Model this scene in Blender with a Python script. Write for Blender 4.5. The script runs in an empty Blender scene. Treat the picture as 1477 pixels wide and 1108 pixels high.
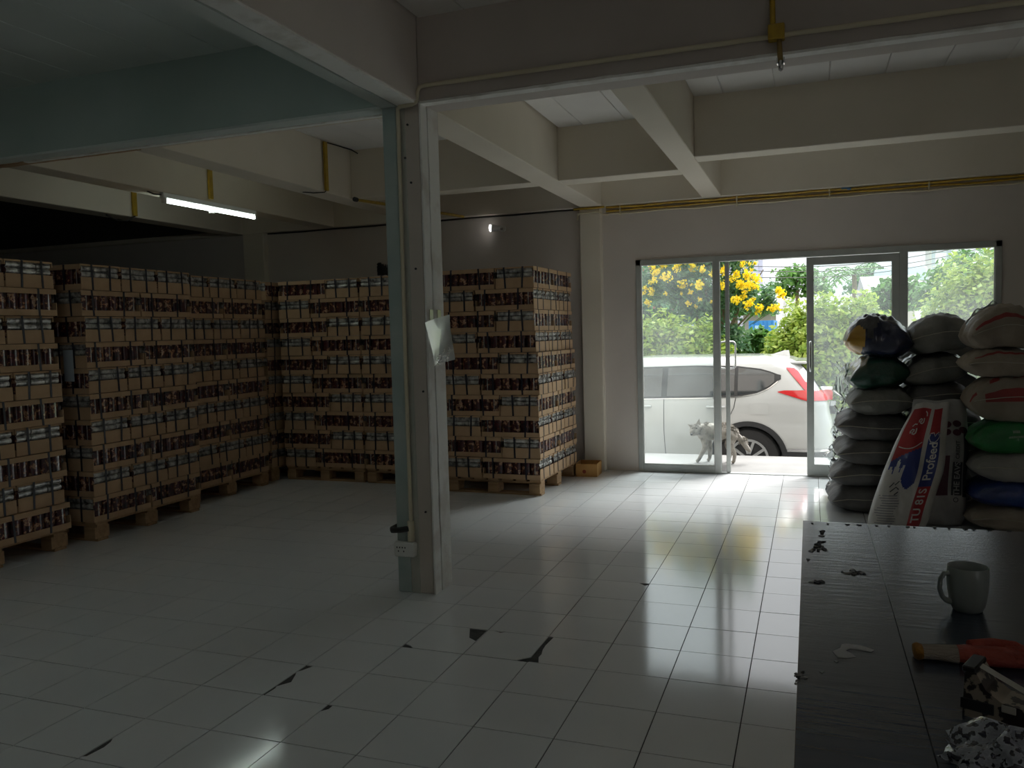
import bpy, bmesh, math, random
import numpy as np
from mathutils import Vector, Matrix
random.seed(7); rng = np.random.default_rng(7)
SC = bpy.context.scene
COL = SC.collection
PI = math.pi
# ------------------------------------------------------------------ camera
cd = bpy.data.cameras.new('camera'); cam = bpy.data.objects.new('camera', cd); COL.objects.link(cam)
F_PX, YAW, PITCH, ROLL = 1180.39, -0.350362, -0.0626906, -0.0265025
CAM = Vector((1.13579, -2.60937, 1.40022))
cd.sensor_width = 36.0; cd.sensor_fit = 'HORIZONTAL'; cd.lens = F_PX / 1477 * 36; cd.clip_start = 0.05; cd.clip_end = 300
fw = Vector((math.sin(YAW) * math.cos(PITCH), math.cos(YAW) * math.cos(PITCH), math.sin(PITCH)))
rt = Vector((math.cos(YAW), -math.sin(YAW), 0)); up = rt.cross(fw)
r2 = math.cos(ROLL) * rt + math.sin(ROLL) * up; u2 = -math.sin(ROLL) * rt + math.cos(ROLL) * up
cam.matrix_world = Matrix(((r2.x, u2.x, -fw.x, CAM.x), (r2.y, u2.y, -fw.y, CAM.y), (r2.z, u2.z, -fw.z, CAM.z), (0, 0, 0, 1)))
SC.camera = cam
# ------------------------------------------------------------------ sky (overcast: zenith three times the horizon)
W = bpy.data.worlds.new('world'); SC.world = W; W.use_nodes = True
nt = W.node_tree; bg = nt.nodes['Background']
tc = nt.nodes.new('ShaderNodeTexCoord'); sx = nt.nodes.new('ShaderNodeSeparateXYZ'); mr = nt.nodes.new('ShaderNodeMapRange')
nt.links.new(tc.outputs['Generated'], sx.inputs[0]); nt.links.new(sx.outputs['Z'], mr.inputs['Value'])
mr.inputs['From Min'].default_value = 0; mr.inputs['From Max'].default_value = 1
SKY = 0.92
mr.inputs['To Min'].default_value = SKY; mr.inputs['To Max'].default_value = SKY * 3
nt.links.new(mr.outputs[0], bg.inputs['Strength']); bg.inputs['Color'].default_value = (0.94, 0.97, 1.0, 1)
# hazy sun, high behind the garden
sd = bpy.data.lights.new('sun', 'SUN'); so = bpy.data.objects.new('sun', sd); COL.objects.link(so)
sd.energy = 6.3; sd.angle = math.radians(32); sd.color = (1, 0.98, 0.95)
so.rotation_euler = Vector((-0.36, -0.80, -0.92)).to_track_quat('-Z', 'Y').to_euler()
SC.view_settings.view_transform = 'Standard'; SC.view_settings.look = 'None'
SC.view_settings.exposure = 0.34; SC.view_settings.gamma = 1.0; SC.view_settings.use_curve_mapping = False
SC.cycles.max_bounces = 14; SC.cycles.diffuse_bounces = 8; SC.cycles.transparent_max_bounces = 24
SC.cycles.caustics_reflective = False; SC.cycles.caustics_refractive = False
# daylight portal in the doorway (guides sampling only, gives no light of its own)
def portal(loc, sx_, sy_, direction):
    l = bpy.data.lights.new('portal', 'AREA'); l.shape = 'RECTANGLE'; l.size = sx_; l.size_y = sy_; l.cycles.is_portal = True
    o = bpy.data.objects.new('portal', l); COL.objects.link(o); o.location = loc
    o.rotation_euler = Vector(direction).to_track_quat('-Z', 'Z').to_euler()
portal((1.1, 5.5, 1.03), 3.1, 2.1, (0, -1, 0))

# ------------------------------------------------------------------ helpers
class MB:
    def __init__(s): s.v = []; s.f = []; s.m = []
    def add(s, vs, fs, mi=0):
        b = len(s.v); s.v.extend([tuple(p) for p in vs])
        for f in fs: s.f.append(tuple(b + i for i in f)); s.m.append(mi)
    def box(s, x0, x1, y0, y1, z0, z1, mi=0):
        s.add([(x, y, z) for z in (z0, z1) for y in (y0, y1) for x in (x0, x1)],
              [(0, 2, 3, 1), (4, 5, 7, 6), (0, 1, 5, 4), (2, 6, 7, 3), (0, 4, 6, 2), (1, 3, 7, 5)], mi); return s
    def cbox(s, x0, x1, y0, y1, z0, z1, c=.004, mi=0):     # chamfered box
        X, Y, Z = (x0, x1), (y0, y1), (z0, z1); P = {}; V = []; Fc = []
        for i in (0, 1):
            for j in (0, 1):
                for k in (0, 1):
                    sx_, sy_, sz_ = (1, -1)[i], (1, -1)[j], (1, -1)[k]
                    for ax in range(3):
                        p = [X[i] + sx_ * c, Y[j] + sy_ * c, Z[k] + sz_ * c]; p[ax] = (X[i], Y[j], Z[k])[ax]
                        P[i, j, k, ax] = len(V); V.append(p)
        for ax in range(3):
            for e in (0, 1):
                idx = []
                for a, b in ((0, 0), (1, 0), (1, 1), (0, 1)):
                    t = [a, b]; t.insert(ax, e); idx.append(P[t[0], t[1], t[2], ax])
                Fc.append(idx)
        for ax in range(3):
            o = [q for q in range(3) if q != ax]
            for a in (0, 1):
                for b in (0, 1):
                    t0 = [0, 0, 0]; t0[o[0]] = a; t0[o[1]] = b; t1 = list(t0); t1[ax] = 1
                    Fc.append([P[(*t0, o[0])], P[(*t1, o[0])], P[(*t1, o[1])], P[(*t0, o[1])]])
        for i in (0, 1):
            for j in (0, 1):
                for k in (0, 1): Fc.append([P[i, j, k, 0], P[i, j, k, 1], P[i, j, k, 2]])
        s.add(V, Fc, mi); return s
    def grid(s, pts, nu, nv, mi=0, wrapu=False):            # pts[j*nu+i]
        fs = []
        for j in range(nv - 1):
            for i in range(nu if wrapu else nu - 1):
                a = j * nu + i; b = j * nu + (i + 1) % nu
                fs.append((a, b, b + nu, a + nu))
        s.add(pts, fs, mi); return s
    def tube(s, path, r, n=8, mi=0, cap=True):
        P = [Vector(p) for p in path]; rs = r if isinstance(r, (list, tuple)) else [r] * len(P)
        pts = []; prev = None
        for i, p in enumerate(P):
            d = (P[min(i + 1, len(P) - 1)] - P[max(i - 1, 0)]).normalized()
            if prev is None:
                a = Vector((0, 0, 1)) if abs(d.z) < .9 else Vector((1, 0, 0)); e = d.cross(a).normalized()
            else: e = (prev - d * prev.dot(d)).normalized()
            prev = e; g = d.cross(e)
            for k in range(n):
                t = 2 * PI * k / n; pts.append(p + rs[i] * (math.cos(t) * e + math.sin(t) * g))
        b = len(s.v); s.grid(pts, n, len(P), mi, True)
        if cap: s.f.append(tuple(b + k for k in range(n))[::-1]); s.m.append(mi); s.f.append(tuple(b + (len(P) - 1) * n + k for k in range(n))); s.m.append(mi)
        return s
    def lathe(s, prof, n=24, axis='z', c=(0, 0, 0), mi=0):
        pts = []
        for r, h in prof:
            for k in range(n):
                t = 2 * PI * k / n; q = (r * math.cos(t), r * math.sin(t), h)
                if axis == 'y': q = (q[0], q[2], q[1])
                if axis == 'x': q = (q[2], q[0], q[1])
                pts.append((q[0] + c[0], q[1] + c[1], q[2] + c[2]))
        s.grid(pts, n, len(prof), mi, True); return s
    def prism(s, poly, z0, z1, mi=0):                       # polygon in xy
        n = len(poly); s.add([(x, y, z0) for x, y in poly] + [(x, y, z1) for x, y in poly],
            [tuple(range(n))[::-1], tuple(range(n, 2 * n))] + [(i, (i + 1) % n, n + (i + 1) % n, n + i) for i in range(n)], mi); return s
    def mesh(s, name, mats, smooth=None):
        me = bpy.data.meshes.new(name); me.from_pydata(s.v, [], s.f)
        for m in (mats if isinstance(mats, (list, tuple)) else [mats]): me.materials.append(m)
        me.polygons.foreach_set('material_index', s.m)
        fix(me)
        if smooth is not None:
            me.polygons.foreach_set('use_smooth', [True] * len(me.polygons))
            if smooth < 180: me.set_sharp_from_angle(angle=math.radians(smooth))
        return me
    def build(s, name, mats, parent=None, smooth=None):
        return link(name, s.mesh(name, mats, smooth), parent)
def fix(me):
    bm = bmesh.new(); bm.from_mesh(me); bmesh.ops.recalc_face_normals(bm, faces=bm.faces); bm.to_mesh(me); bm.free()
def link(name, me, parent=None):
    o = bpy.data.objects.new(name, me); COL.objects.link(o)
    if parent is not None: o.parent = parent
    return o
def empty(name, loc=(0, 0, 0), rz=0):
    o = bpy.data.objects.new(name, None); COL.objects.link(o); o.location = loc; o.rotation_euler = (0, 0, rz); o.empty_display_size = .1; return o
def tag(o, label, cat, group=None):
    o['label'] = label; o['category'] = cat
    if group: o['group'] = group
    return o
def struct(o, label=None):
    o['kind'] = 'structure'
    if label: o['label'] = label
    return o

# ------------------------------------------------------------------ materials
MT = {}
def mat(name, col, rough=.5, metal=0., col2=None, scale=6., detail=6., lo=.35, hi=.65, bump=0., bscale=60., spec=.5, coat=0., emit=None, es=0., stretch=None):
    m = bpy.data.materials.new(name); m.use_nodes = True; MT[name] = m
    n = m.node_tree; b = n.nodes['Principled BSDF']; L = n.links.new
    b.inputs['Base Color'].default_value = (*col, 1); b.inputs['Roughness'].default_value = rough; b.inputs['Metallic'].default_value = metal
    b.inputs['Specular IOR Level'].default_value = spec; b.inputs['Coat Weight'].default_value = coat; b.inputs['Coat Roughness'].default_value = .08
    t = n.nodes.new('ShaderNodeTexCoord'); src = t.outputs['Object']
    if stretch:
        mp = n.nodes.new('ShaderNodeMapping'); mp.inputs['Scale'].default_value = stretch; L(src, mp.inputs[0]); src = mp.outputs[0]
    if col2:
        z = n.nodes.new('ShaderNodeTexNoise'); z.inputs['Scale'].default_value = scale; z.inputs['Detail'].default_value = detail; L(src, z.inputs['Vector'])
        r = n.nodes.new('ShaderNodeValToRGB'); r.color_ramp.elements[0].position = lo; r.color_ramp.elements[1].position = hi
        r.color_ramp.elements[0].color = (*col, 1); r.color_ramp.elements[1].color = (*col2, 1)
        L(z.outputs['Fac'], r.inputs[0]); L(r.outputs[0], b.inputs['Base Color'])
    if bump:
        z2 = n.nodes.new('ShaderNodeTexNoise'); z2.inputs['Scale'].default_value = bscale; z2.inputs['Detail'].default_value = 4; L(src, z2.inputs['Vector'])
        bp = n.nodes.new('ShaderNodeBump'); bp.inputs['Strength'].default_value = bump; bp.inputs['Distance'].default_value = .02
        L(z2.outputs['Fac'], bp.inputs['Height']); L(bp.outputs[0], b.inputs['Normal'])
    if emit: b.inputs['Emission Color'].default_value = (*emit, 1); b.inputs['Emission Strength'].default_value = es
    return m
def ramp_mat(name, stops, scale, rough=.5, metal=0., tex='noise', coat=0., bump=0., rnd=True, detail=3., stretch=None):
    m = mat(name, (1, 1, 1), rough, metal, coat=coat, bump=bump, bscale=scale * 2); n = m.node_tree; b = n.nodes['Principled BSDF']; L = n.links.new
    t = n.nodes.new('ShaderNodeTexCoord'); src = t.outputs['Object']
    if stretch:
        mp = n.nodes.new('ShaderNodeMapping'); mp.inputs['Scale'].default_value = stretch; L(src, mp.inputs[0]); src = mp.outputs[0]
    if rnd:
        oi = n.nodes.new('ShaderNodeObjectInfo'); mu = n.nodes.new('ShaderNodeMath'); mu.operation = 'MULTIPLY'; mu.inputs[1].default_value = 40
        L(oi.outputs['Random'], mu.inputs[0]); ad = n.nodes.new('ShaderNodeVectorMath'); ad.operation = 'ADD'; L(src, ad.inputs[0]); L(mu.outputs[0], ad.inputs[1]); src = ad.outputs[0]
    if tex == 'noise':
        z = n.nodes.new('ShaderNodeTexNoise'); z.inputs['Detail'].default_value = detail; out = 'Fac'
    else:
        z = n.nodes.new('ShaderNodeTexVoronoi'); out = 'Color'
    z.inputs['Scale'].default_value = scale; L(src, z.inputs['Vector'])
    r = n.nodes.new('ShaderNodeValToRGB'); e = r.color_ramp.elements
    while len(e) < len(stops): e.new(.5)
    for q, (p, c) in zip(e, stops): q.position = p; q.color = (*c, 1)
    L(z.outputs[out], r.inputs[0]); L(r.outputs[0], b.inputs['Base Color'])
    return m
def glass_mat(name, haze, tint=(.93, .97, .97), gloss=.03, ior=1.2):
    m = bpy.data.materials.new(name); m.use_nodes = True; n = m.node_tree; n.nodes.remove(n.nodes['Principled BSDF']); L = n.links.new
    o = n.nodes['Material Output']; a = n.nodes.new('ShaderNodeBsdfTransparent'); a.inputs[0].default_value = (*tint, 1)
    d = n.nodes.new('ShaderNodeBsdfTranslucent'); d.inputs[0].default_value = (.85, .9, .92, 1)
    x = n.nodes.new('ShaderNodeMixShader'); t = n.nodes.new('ShaderNodeTexCoord'); z = n.nodes.new('ShaderNodeTexNoise'); z.inputs['Scale'].default_value = 2.5; z.inputs['Detail'].default_value = 8
    r = n.nodes.new('ShaderNodeMapRange'); r.inputs['From Min'].default_value = .3; r.inputs['From Max'].default_value = .7; r.inputs['To Min'].default_value = haze * .6; r.inputs['To Max'].default_value = haze * 1.4
    L(t.outputs['Object'], z.inputs['Vector']); L(z.outputs['Fac'], r.inputs['Value']); L(r.outputs[0], x.inputs[0]); L(a.outputs[0], x.inputs[1]); L(d.outputs[0], x.inputs[2])
    g = n.nodes.new('ShaderNodeBsdfGlossy'); g.inputs['Roughness'].default_value = gloss; y = n.nodes.new('ShaderNodeMixShader'); f = n.nodes.new('ShaderNodeFresnel'); f.inputs[0].default_value = ior
    L(f.outputs[0], y.inputs[0]); L(x.outputs[0], y.inputs[1]); L(g.outputs[0], y.inputs[2]); L(y.outputs[0], o.inputs[0]); return m

tile_m = mat('tile_glaze', (.74, .765, .785), .105, col2=(.80, .815, .825), scale=1.6, bump=.010, bscale=9, spec=.65)
bed_m = mat('tile_bed', (.035, .035, .037), .9, col2=(.07, .068, .065), scale=14, bump=.3)
wall_m = mat('wall_paint', (.60, .55, .505), .85, col2=(.66, .605, .555), scale=1.3, bump=.04, bscale=25)
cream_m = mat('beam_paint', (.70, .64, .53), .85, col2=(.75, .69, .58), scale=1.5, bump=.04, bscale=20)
white_m = mat('ceiling_paint', (.80, .78, .74), .85, col2=(.74, .72, .68), scale=2, bump=.03, bscale=25)
green_m = mat('green_paint', (.36, .45, .42), .8, col2=(.42, .50, .47), scale=1.5, bump=.03, bscale=25)
gceil_m = mat('pale_green_ceiling', (.56, .62, .59), .85, col2=(.62, .67, .64), scale=1.5, bump=.03, bscale=25)
plaster_m = mat('bare_plaster', (.90, .90, .86), .9, col2=(.70, .68, .62), scale=9, lo=.5, hi=.72, bump=.25, bscale=60)
dark_m = mat('painted_room_shade', (.05, .05, .05), .9, col2=(.04, .04, .04), scale=2)  # near-black colour puts the adjoining room's darkness into its surfaces
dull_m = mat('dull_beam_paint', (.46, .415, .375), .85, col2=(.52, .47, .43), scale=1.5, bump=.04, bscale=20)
alu_m = mat('grey_aluminium', (.42, .44, .42), .45, metal=.25, col2=(.48, .50, .47), scale=8)
steel_m = mat('brushed_steel', (.62, .63, .63), .25, metal=1.)
black_m = mat('black_plastic', (.015, .015, .016), .5)
rubber_m = mat('tyre_rubber', (.02, .02, .021), .8, bump=.1)
yel_m = mat('yellow_conduit', (.55, .36, .03), .5, col2=(.42, .27, .03), scale=20)
crm_m = mat('cream_conduit', (.66, .60, .44), .5)
wire_m = mat('dark_cable', (.03, .028, .025), .6)
wht_m = mat('white_plastic', (.72, .72, .68), .45)
card_m = mat('brown_cardboard', (.45, .295, .165), .75, col2=(.51, .34, .20), scale=8, bump=.05, bscale=30)
wood_m = mat('pallet_wood', (.30, .18, .09), .8, col2=(.42, .27, .14), scale=6, bump=.2, bscale=18, stretch=(1, 6, 6))
strap_m = mat('dark_blue_strap', (.015, .016, .028), .45)
print_m = ramp_mat('printed_labels', [(.34, (.015, .008, .010)), (.46, (.085, .012, .016)), (.545, (.035, .018, .02)), (.575, (.38, .13, .04)), (.625, (.58, .40, .26)), (.70, (.14, .015, .02))], 30, .28, coat=.7, detail=3)
silver_m = ramp_mat('silver_film', [(.3, (.12, .12, .12)), (.46, (.40, .39, .37)), (.66, (.70, .69, .66))], 22, .22, .2, coat=.8, bump=.5)
glass_m = glass_mat('dusty_glass', .06)

# ------------------------------------------------------------------ room shell
XL, XR, YB, YF = -5.0, 4.6, 5.36, -7.0        # column line left, right wall, door wall, rear wall
ZB, ZS = 2.61, 3.03                           # beam underside, slab
floor = struct(MB().box(-9, XR + .2, YF - .2, 5.46, -.12, -.004).build('floor', bed_m), 'floor of glossy white square tiles with thin dark joints')
T = .3; G = .0021
def inframe(x, y, z=0.):
    d = Vector((x, y, z)) - CAM; q = d.dot(fw)
    if q < .2: return None
    return 738.5 + F_PX * d.dot(r2) / q, 554 - F_PX * d.dot(u2) / q, q
# broken tile edges: tile -> notches, each a list of floor points from edge to edge
def fx(px, py):
    d = r2 * ((px - 738.5) / F_PX) + u2 * ((554 - py) / F_PX) + fw; t = -CAM.z / d.z; p = CAM + d * t; return (p.x, p.y)
chip_px = [  # (tile, [pixels of the chip outline, first and last on the tile's edge])
    ((-1, 2), [(677, 907), (677, 920), (688, 925), (705, 909)]),
    ((0, 2), [(799, 919), (787, 931), (783, 937), (781, 944), (777, 948), (776, 957), (762, 955)]),
    ((-1, 2), [(745, 952.5), (754, 950), (765, 948)]),
    ((-3, 0), [(379, 1003), (397, 993), (399, 990), (420, 984), (426, 974), (428, 970)]),
    ((-2, 1), [(455, 952), (458, 956), (452, 961), (436, 967), (430, 969)]),
    ((-2, -1), [(480, 1018), (474, 1023), (462, 1026)]),
    ((-2, 2), [(588, 929), (592, 931), (595, 935)]),
    ((-5, -2), [(160, 1064), (160, 1070), (150, 1078), (125, 1091), (115, 1091)]),
    ((0, 5), [(922, 841), (930, 845), (935, 844)]),
    ((-1, 3), [(712, 910), (722, 913), (730, 912), (736, 913)]),
]
CH = {}
for t_, pl in chip_px:
    q = [fx(*p) for p in pl]; cx_ = sum(p[0] for p in q) / len(q); cy_ = sum(p[1] for p in q) / len(q)
    CH.setdefault((math.floor(cx_ / T), math.floor(cy_ / T)), []).append(q)
def tile_poly(i, j):
    x0, x1, y0, y1 = i * T + G, (i + 1) * T - G, j * T + G, (j + 1) * T - G
    poly = [(x0, y0), (x1, y0), (x1, y1), (x0, y1)]; S = T - 2 * G
    if (i, j) not in CH: return poly
    def par(p):
        c = [(abs(p[1] - y0), p[0] - x0), (abs(p[0] - x1), S + p[1] - y0), (abs(p[1] - y1), 2 * S + x1 - p[0]), (abs(p[0] - x0), 3 * S + y1 - p[1])]
        return min(c)[1] % (4 * S)
    def pt(t):
        t %= 4 * S; k = int(t // S); f = t - k * S
        return [(x0 + f, y0), (x1, y0 + f), (x1 - f, y1), (x0, y1 - f)][k]
    cuts = []
    for notch in CH[i, j]:
        a, b = par(notch[0]), par(notch[-1]); mid = notch[1:-1]
        mid = [(min(max(x, x0 + .001), x1 - .001), min(max(y, y0 + .001), y1 - .001)) for x, y in mid]
        if (b - a) % (4 * S) > 2 * S: a, b = b, a; mid = mid[::-1]
        cuts.append((a, b, mid))
    cuts.sort(); out = []; corners = [0, S, 2 * S, 3 * S]; items = [(c, 'c', None) for c in corners] + [(a, 'n', (a, b, m)) for a, b, m in cuts]
    items.sort(key=lambda q: q[0])
    for t, k, d in items:
        if k == 'c':
            if any((t - a) % (4 * S) < (b - a) % (4 * S) for a, b, m in cuts): continue
            out.append(pt(t))
        else: out += [pt(d[0])] + d[2] + [pt(d[1])]
    return out
cand = []
for i in range(-17, 16):
    for j in range(-24, 18):
        vis = 0
        for a in (0.1, .5, .9):
            for b in (.1, .5, .9):
                q = inframe((i + a) * T, (j + b) * T)
                if q and -5 < q[0] < 1482 and 0 < q[1] < 1113: vis += 1
        x, y = (i + .5) * T, (j + .5) * T
        if vis and (x > 1.3 and y < .1): vis = 0
        if vis and (x < -3.75 or y > 4.3 and x < -1.1): vis = 0
        d2 = (x - CAM.x) ** 2 + (y - CAM.y) ** 2
        cand.append((0 if vis else 1, d2, i, j))
cand.sort()
tile_me = MB().prism([(G, G), (T - G, G), (T - G, T - G), (G, T - G)], -.006, 0).mesh('tile', tile_m)
rest = MB()
for k, (nv, d2, i, j) in enumerate(cand):
    if (j + 1) * T > 5.45: 
        continue
    if nv == 0 and k < 300:
        if (i, j) in CH:
            o = MB().prism(tile_poly(i, j), -.006, 0).build('tile', tile_m, floor)
        else:
            o = link('tile', tile_me, floor); o.location = (i * T, j * T, random.uniform(-.0006, 0)); o.rotation_euler = (random.uniform(-.0012, .0012), random.uniform(-.0012, .0012), 0)
    else: rest.prism(tile_poly(i, j), -.006, 0)
o = rest.build('floor_tiling', tile_m, floor); o['kind'] = 'stuff'
# door wall
DX0, DX1, DZ = -.46, 2.66, 2.07
wb = MB().box(-9, DX0, YB, YB + .12, 0, ZS).box(DX1, XR + .2, YB, YB + .12, 0, ZS).box(DX0, DX1, YB, YB + .12, DZ, ZS)
struct(wb.build('wall_back', wall_m), 'beige painted wall around the sliding glass doors')
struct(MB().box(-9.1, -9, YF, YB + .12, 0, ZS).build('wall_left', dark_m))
wr = MB().box(XR, XR + .12, -3.6, YB + .12, 0, ZS).box(XR, XR + .12, YF, -3.6, 2.3, ZS).box(XR, XR + .12, YF, -4.4, 0, 2.3)  # doorway gap near the rear is unseen, added to let in fill daylight
struct(wr.build('wall_right', wall_m))
struct(MB().box(-9.1, -1.5, YF - .12, YF, 0, ZS).box(3.0, XR + .12, YF - .12, YF, 0, ZS).box(-1.5, 3.0, YF - .12, YF, 0, ZS).build('wall_front', wall_m))
struct(MB().box(-12, XR + .12, YF - .12, YB + .12, ZS + .2, 8.5).build('sky_blocking_storeys', wall_m), 'unseen upper storeys added to keep sky light off the porch')  # unseen block added to hold sky light off the car side and porch
portal((XR + .1, -4.0, 1.15), .8, 2.3, (-1, 0, 0))
# pilasters
struct(MB().cbox(-.995, -.785, 5.28, YB + .01, 0, ZB, .006).build('pilaster', cream_m), 'plain square wall pilaster left of the glass doors')
struct(MB().cbox(-5.0, -4.72, 5.28, YB + .01, 0, ZB, .006).build('pilaster', cream_m), 'wall pilaster behind the tall carton stacks')
# ceiling slab with precast planks
ceil = struct(MB().box(-9.1, XR + .12, YF - .12, YB + .12, ZS + .03, ZS + .2).build('ceiling', white_m), 'ceiling of long precast concrete planks between beams')
def planks(x0, x1, y0, y1, ref, m, w=.345):
    k0 = math.floor((x0 - ref) / w)
    k = k0
    while ref + k * w < x1:
        a, b = max(x0, ref + k * w), min(x1, ref + (k + 1) * w)
        if b - a > .01: MB().cbox(a + .0015, b - .0015, y0, y1, ZS + random.uniform(0, .003), ZS + .05, .004).build('ceiling_plank', m, ceil)
        k += 1
struct(MB().box(-9.1, -5.21, YF, 5.28, 2.66, ZS + .05).build('dark_panel_left', dark_m), 'near-black panel added under the adjoining bay ceiling to darken it')  # added panel; its near-black colour stands in for the bay's shade
planks(-.76, .19, 1.5, 5.3, -.555, white_m); planks(.365, XR, 1.5, 5.3, .57, white_m)
planks(-2.66, -.975, 1.5, 5.3, -.9, white_m); planks(-3.78, -2.85, 1.5, 5.3, -3.05, white_m); planks(-4.98, -3.98, 1.5, 5.3, -4.2, white_m)
planks(-4.98, -.975, YF, 1.31, -3.035, gceil_m, .355); planks(-.76, XR, YF, 1.31, -.5, white_m)
# beams
def beam(x0, x1, y0, y1, label, m=cream_m, z0=ZB):
    return struct(MB().cbox(x0, x1, y0, y1, z0, ZS + .06, .005).build('ceiling_beam', m), label)
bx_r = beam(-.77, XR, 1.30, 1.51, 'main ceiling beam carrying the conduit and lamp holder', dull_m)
bx_l = beam(-5, -.98, 1.30, 1.51, 'main ceiling beam with green painted face left of the column', green_m)
beam(-.985, -.77, 1.51, 5.3, 'ceiling beam running from the column to the wall pilaster')
by_f = beam(-.985, -.77, YF, 1.30, 'ceiling beam above the camera side of the column, half green', green_m)
MB().box(-.80, -.7685, YF, 1.30, ZB - .001, ZS + .04).build('plaster_face', wall_m, by_f)
MB().box(-4.99, -.98, 1.405, 1.5115, ZB - .001, ZS + .04).build('plaster_face', cream_m, bx_l)
beam(.19, .365, 1.51, 5.3, 'narrow cross rib in front of the glass doors')
beam(-.77, .19, 3.81, 4.03, 'short rib between the column beam and the narrow cross rib')
beam(.365, XR, 3.39, 3.59, 'long rib parallel to the door wall')
beam(-2.66, -.985, 3.78, 3.98, 'rib above the back row of cartons')
beam(-2.87, -2.66, 1.51, 5.3, 'rib carrying the yellow conduit and loose wire')
beam(-3.99, -3.78, 1.51, 5.3, 'rib that carries the fluorescent lamp')
beam(-5.22, -5.0, YF, 5.3, 'edge beam above the dark opening')
beam(-9, XR, 5.28, 5.36, 'wall beam above the glass doors')
# strips of bare plaster left where partitions stood
def strip(x0, x1, y0, y1, par, m=plaster_m, axis='x', n=60, z=ZB, th=.012, jag=.006):
    b = MB(); A, Bq = (x0, x1) if axis == 'x' else (y0, y1); pts = []
    for k in range(n + 1):
        t = A + (Bq - A) * k / n
        e0 = (y0 if axis == 'x' else x0) + random.uniform(0, jag); e1 = (y1 if axis == 'x' else x1) - random.uniform(0, jag * .4)
        for e in (e0, e1):
            for zz in (z + .002, z - th): pts.append((t, e, zz) if axis == 'x' else (e, t, zz))
    fs = []
    for k in range(n):
        a = k * 4; c = a + 4
        fs += [(a + 1, a + 3, c + 3, c + 1), (a, a + 1, c + 1, c), (a + 3, a + 2, c + 2, c + 3)]
    b.add(pts, fs); return b.build('plaster_strip', m, par)
strip(-.765, XR, 1.302, 1.365, bx_r); strip(-.765, XR, 1.375, 1.508, bx_r, wall_m, jag=.003, th=.006)
strip(-4.9, -.99, 1.302, 1.40, bx_l, gceil_m, jag=.002)
strip(-3.7, -.99, 1.415, 1.46, bx_l, plaster_m, jag=.02); strip(-4.9, -2.8, 1.43, 1.508, bx_l, card_m, jag=.03, th=.008)
strip(-.983, -.90, YF, 1.30, by_f, gceil_m, 'y', jag=.002); strip(-.895, -.775, YF, 1.30, by_f, plaster_m, 'y', jag=.012)
# column
colm = struct(MB().cbox(-.987, -.772, 1.312, 1.525, 0, ZB + .02, .008).build('column', mat('column_paint', (.50, .445, .39), .8, col2=(.56, .50, .44), scale=3, bump=.08)), 'square concrete column with peeling two-tone paint and conduit')
MB().cbox(-.989, -.905, 1.309, 1.52, 0, ZB + .01, .006).build('green_paint_face', mat('column_green', (.34, .42, .40), .7, col2=(.42, .48, .45), scale=5, bump=.1), colm)
MB().cbox(-.905, -.855, 1.3095, 1.33, 0, ZB + .005, .002).build('grey_paint_face', mat('column_grey', (.40, .42, .37), .75, col2=(.48, .47, .41), scale=6, bump=.1), colm)
b = MB(); n = 40
for (ya, yb, j1, j2) in ((1.309, 1.385, .004, .006), (1.393, 1.523, .008, .003)):
    pts = []
    for k in range(n + 1):
        z = (ZB - .005) * k / n
        e0, e1 = ya + random.uniform(0, j1), yb - random.uniform(0, j2)
        for xx in (-.7735, -.764): 
            for e in (e0, e1): pts.append((xx, e, z))
    fs = []
    for k in range(n):
        a = k * 4; c = a + 4; fs += [(a + 2, a + 3, c + 3, c + 2), (a, a + 2, c + 2, c), (a + 3, a + 1, c + 1, c + 3)]
    MB.add(b, pts, fs)
    b.build('plaster_strip', mat('plaster_white', (.84, .84, .81), .85, col2=(.72, .69, .65), scale=7, lo=.5, bump=.2), colm); b = MB()
MB().box(-.774, -.7705, 1.384, 1.396, .01, ZB - .01).build('crack', black_m, colm)
for x, z in ((-.84, 2.5), (-.83, 2.2), (-.82, 1.75), (-.80, 1.1), (-.81, .45), (-.86, 2.33)):
    MB().lathe([(0, -.003), (.006, -.003), (.006, .004), (0, .004)], 8, 'y', (x, 1.309, z)).build('anchor_hole', black_m, colm)
MB().tube([(-.893, 1.296, .33), (-.893, 1.296, 1.2), (-.888, 1.296, 2.0), (-.886, 1.296, 2.55), (-.884, 1.292, 2.58), (-.87, 1.285, 2.59), (-.80, 1.283, 2.592), (-.775, 1.283, 2.60), (-.765, 1.283, 2.63), (-.763, 1.283, 2.655), (-.75, 1.283, 2.675), (-.72, 1.283, 2.68)], .011, 8).build('conduit', crm_m, colm, 60)
MB().tube([(-.893, 1.293, .29), (-.893, 1.293, .40)], .019, 10).build('conduit_socket', crm_m, colm, 60)
so_ = MB().cbox(-.99, -.866, 1.272, 1.31, .205, .285, .006).build('power_socket', wht_m, colm)
for x in (-.962, -.93):
    for dx, dz in ((-.008, .01), (.008, .01), (0, -.01)):
        MB().box(x + dx - .003, x + dx + .003, 1.2705, 1.273, .247 + dz - .004, .247 + dz + .004).build('pin_hole', black_m, so_)
MB().tube([(-.90, 1.285, .36), (-.95, 1.275, .352), (-1.0, 1.285, .345), (-1.02, 1.32, .345), (-1.01, 1.36, .35), (-.985, 1.37, .35)], .016, 8).build('cable_loop', wire_m, colm, 60)

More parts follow.
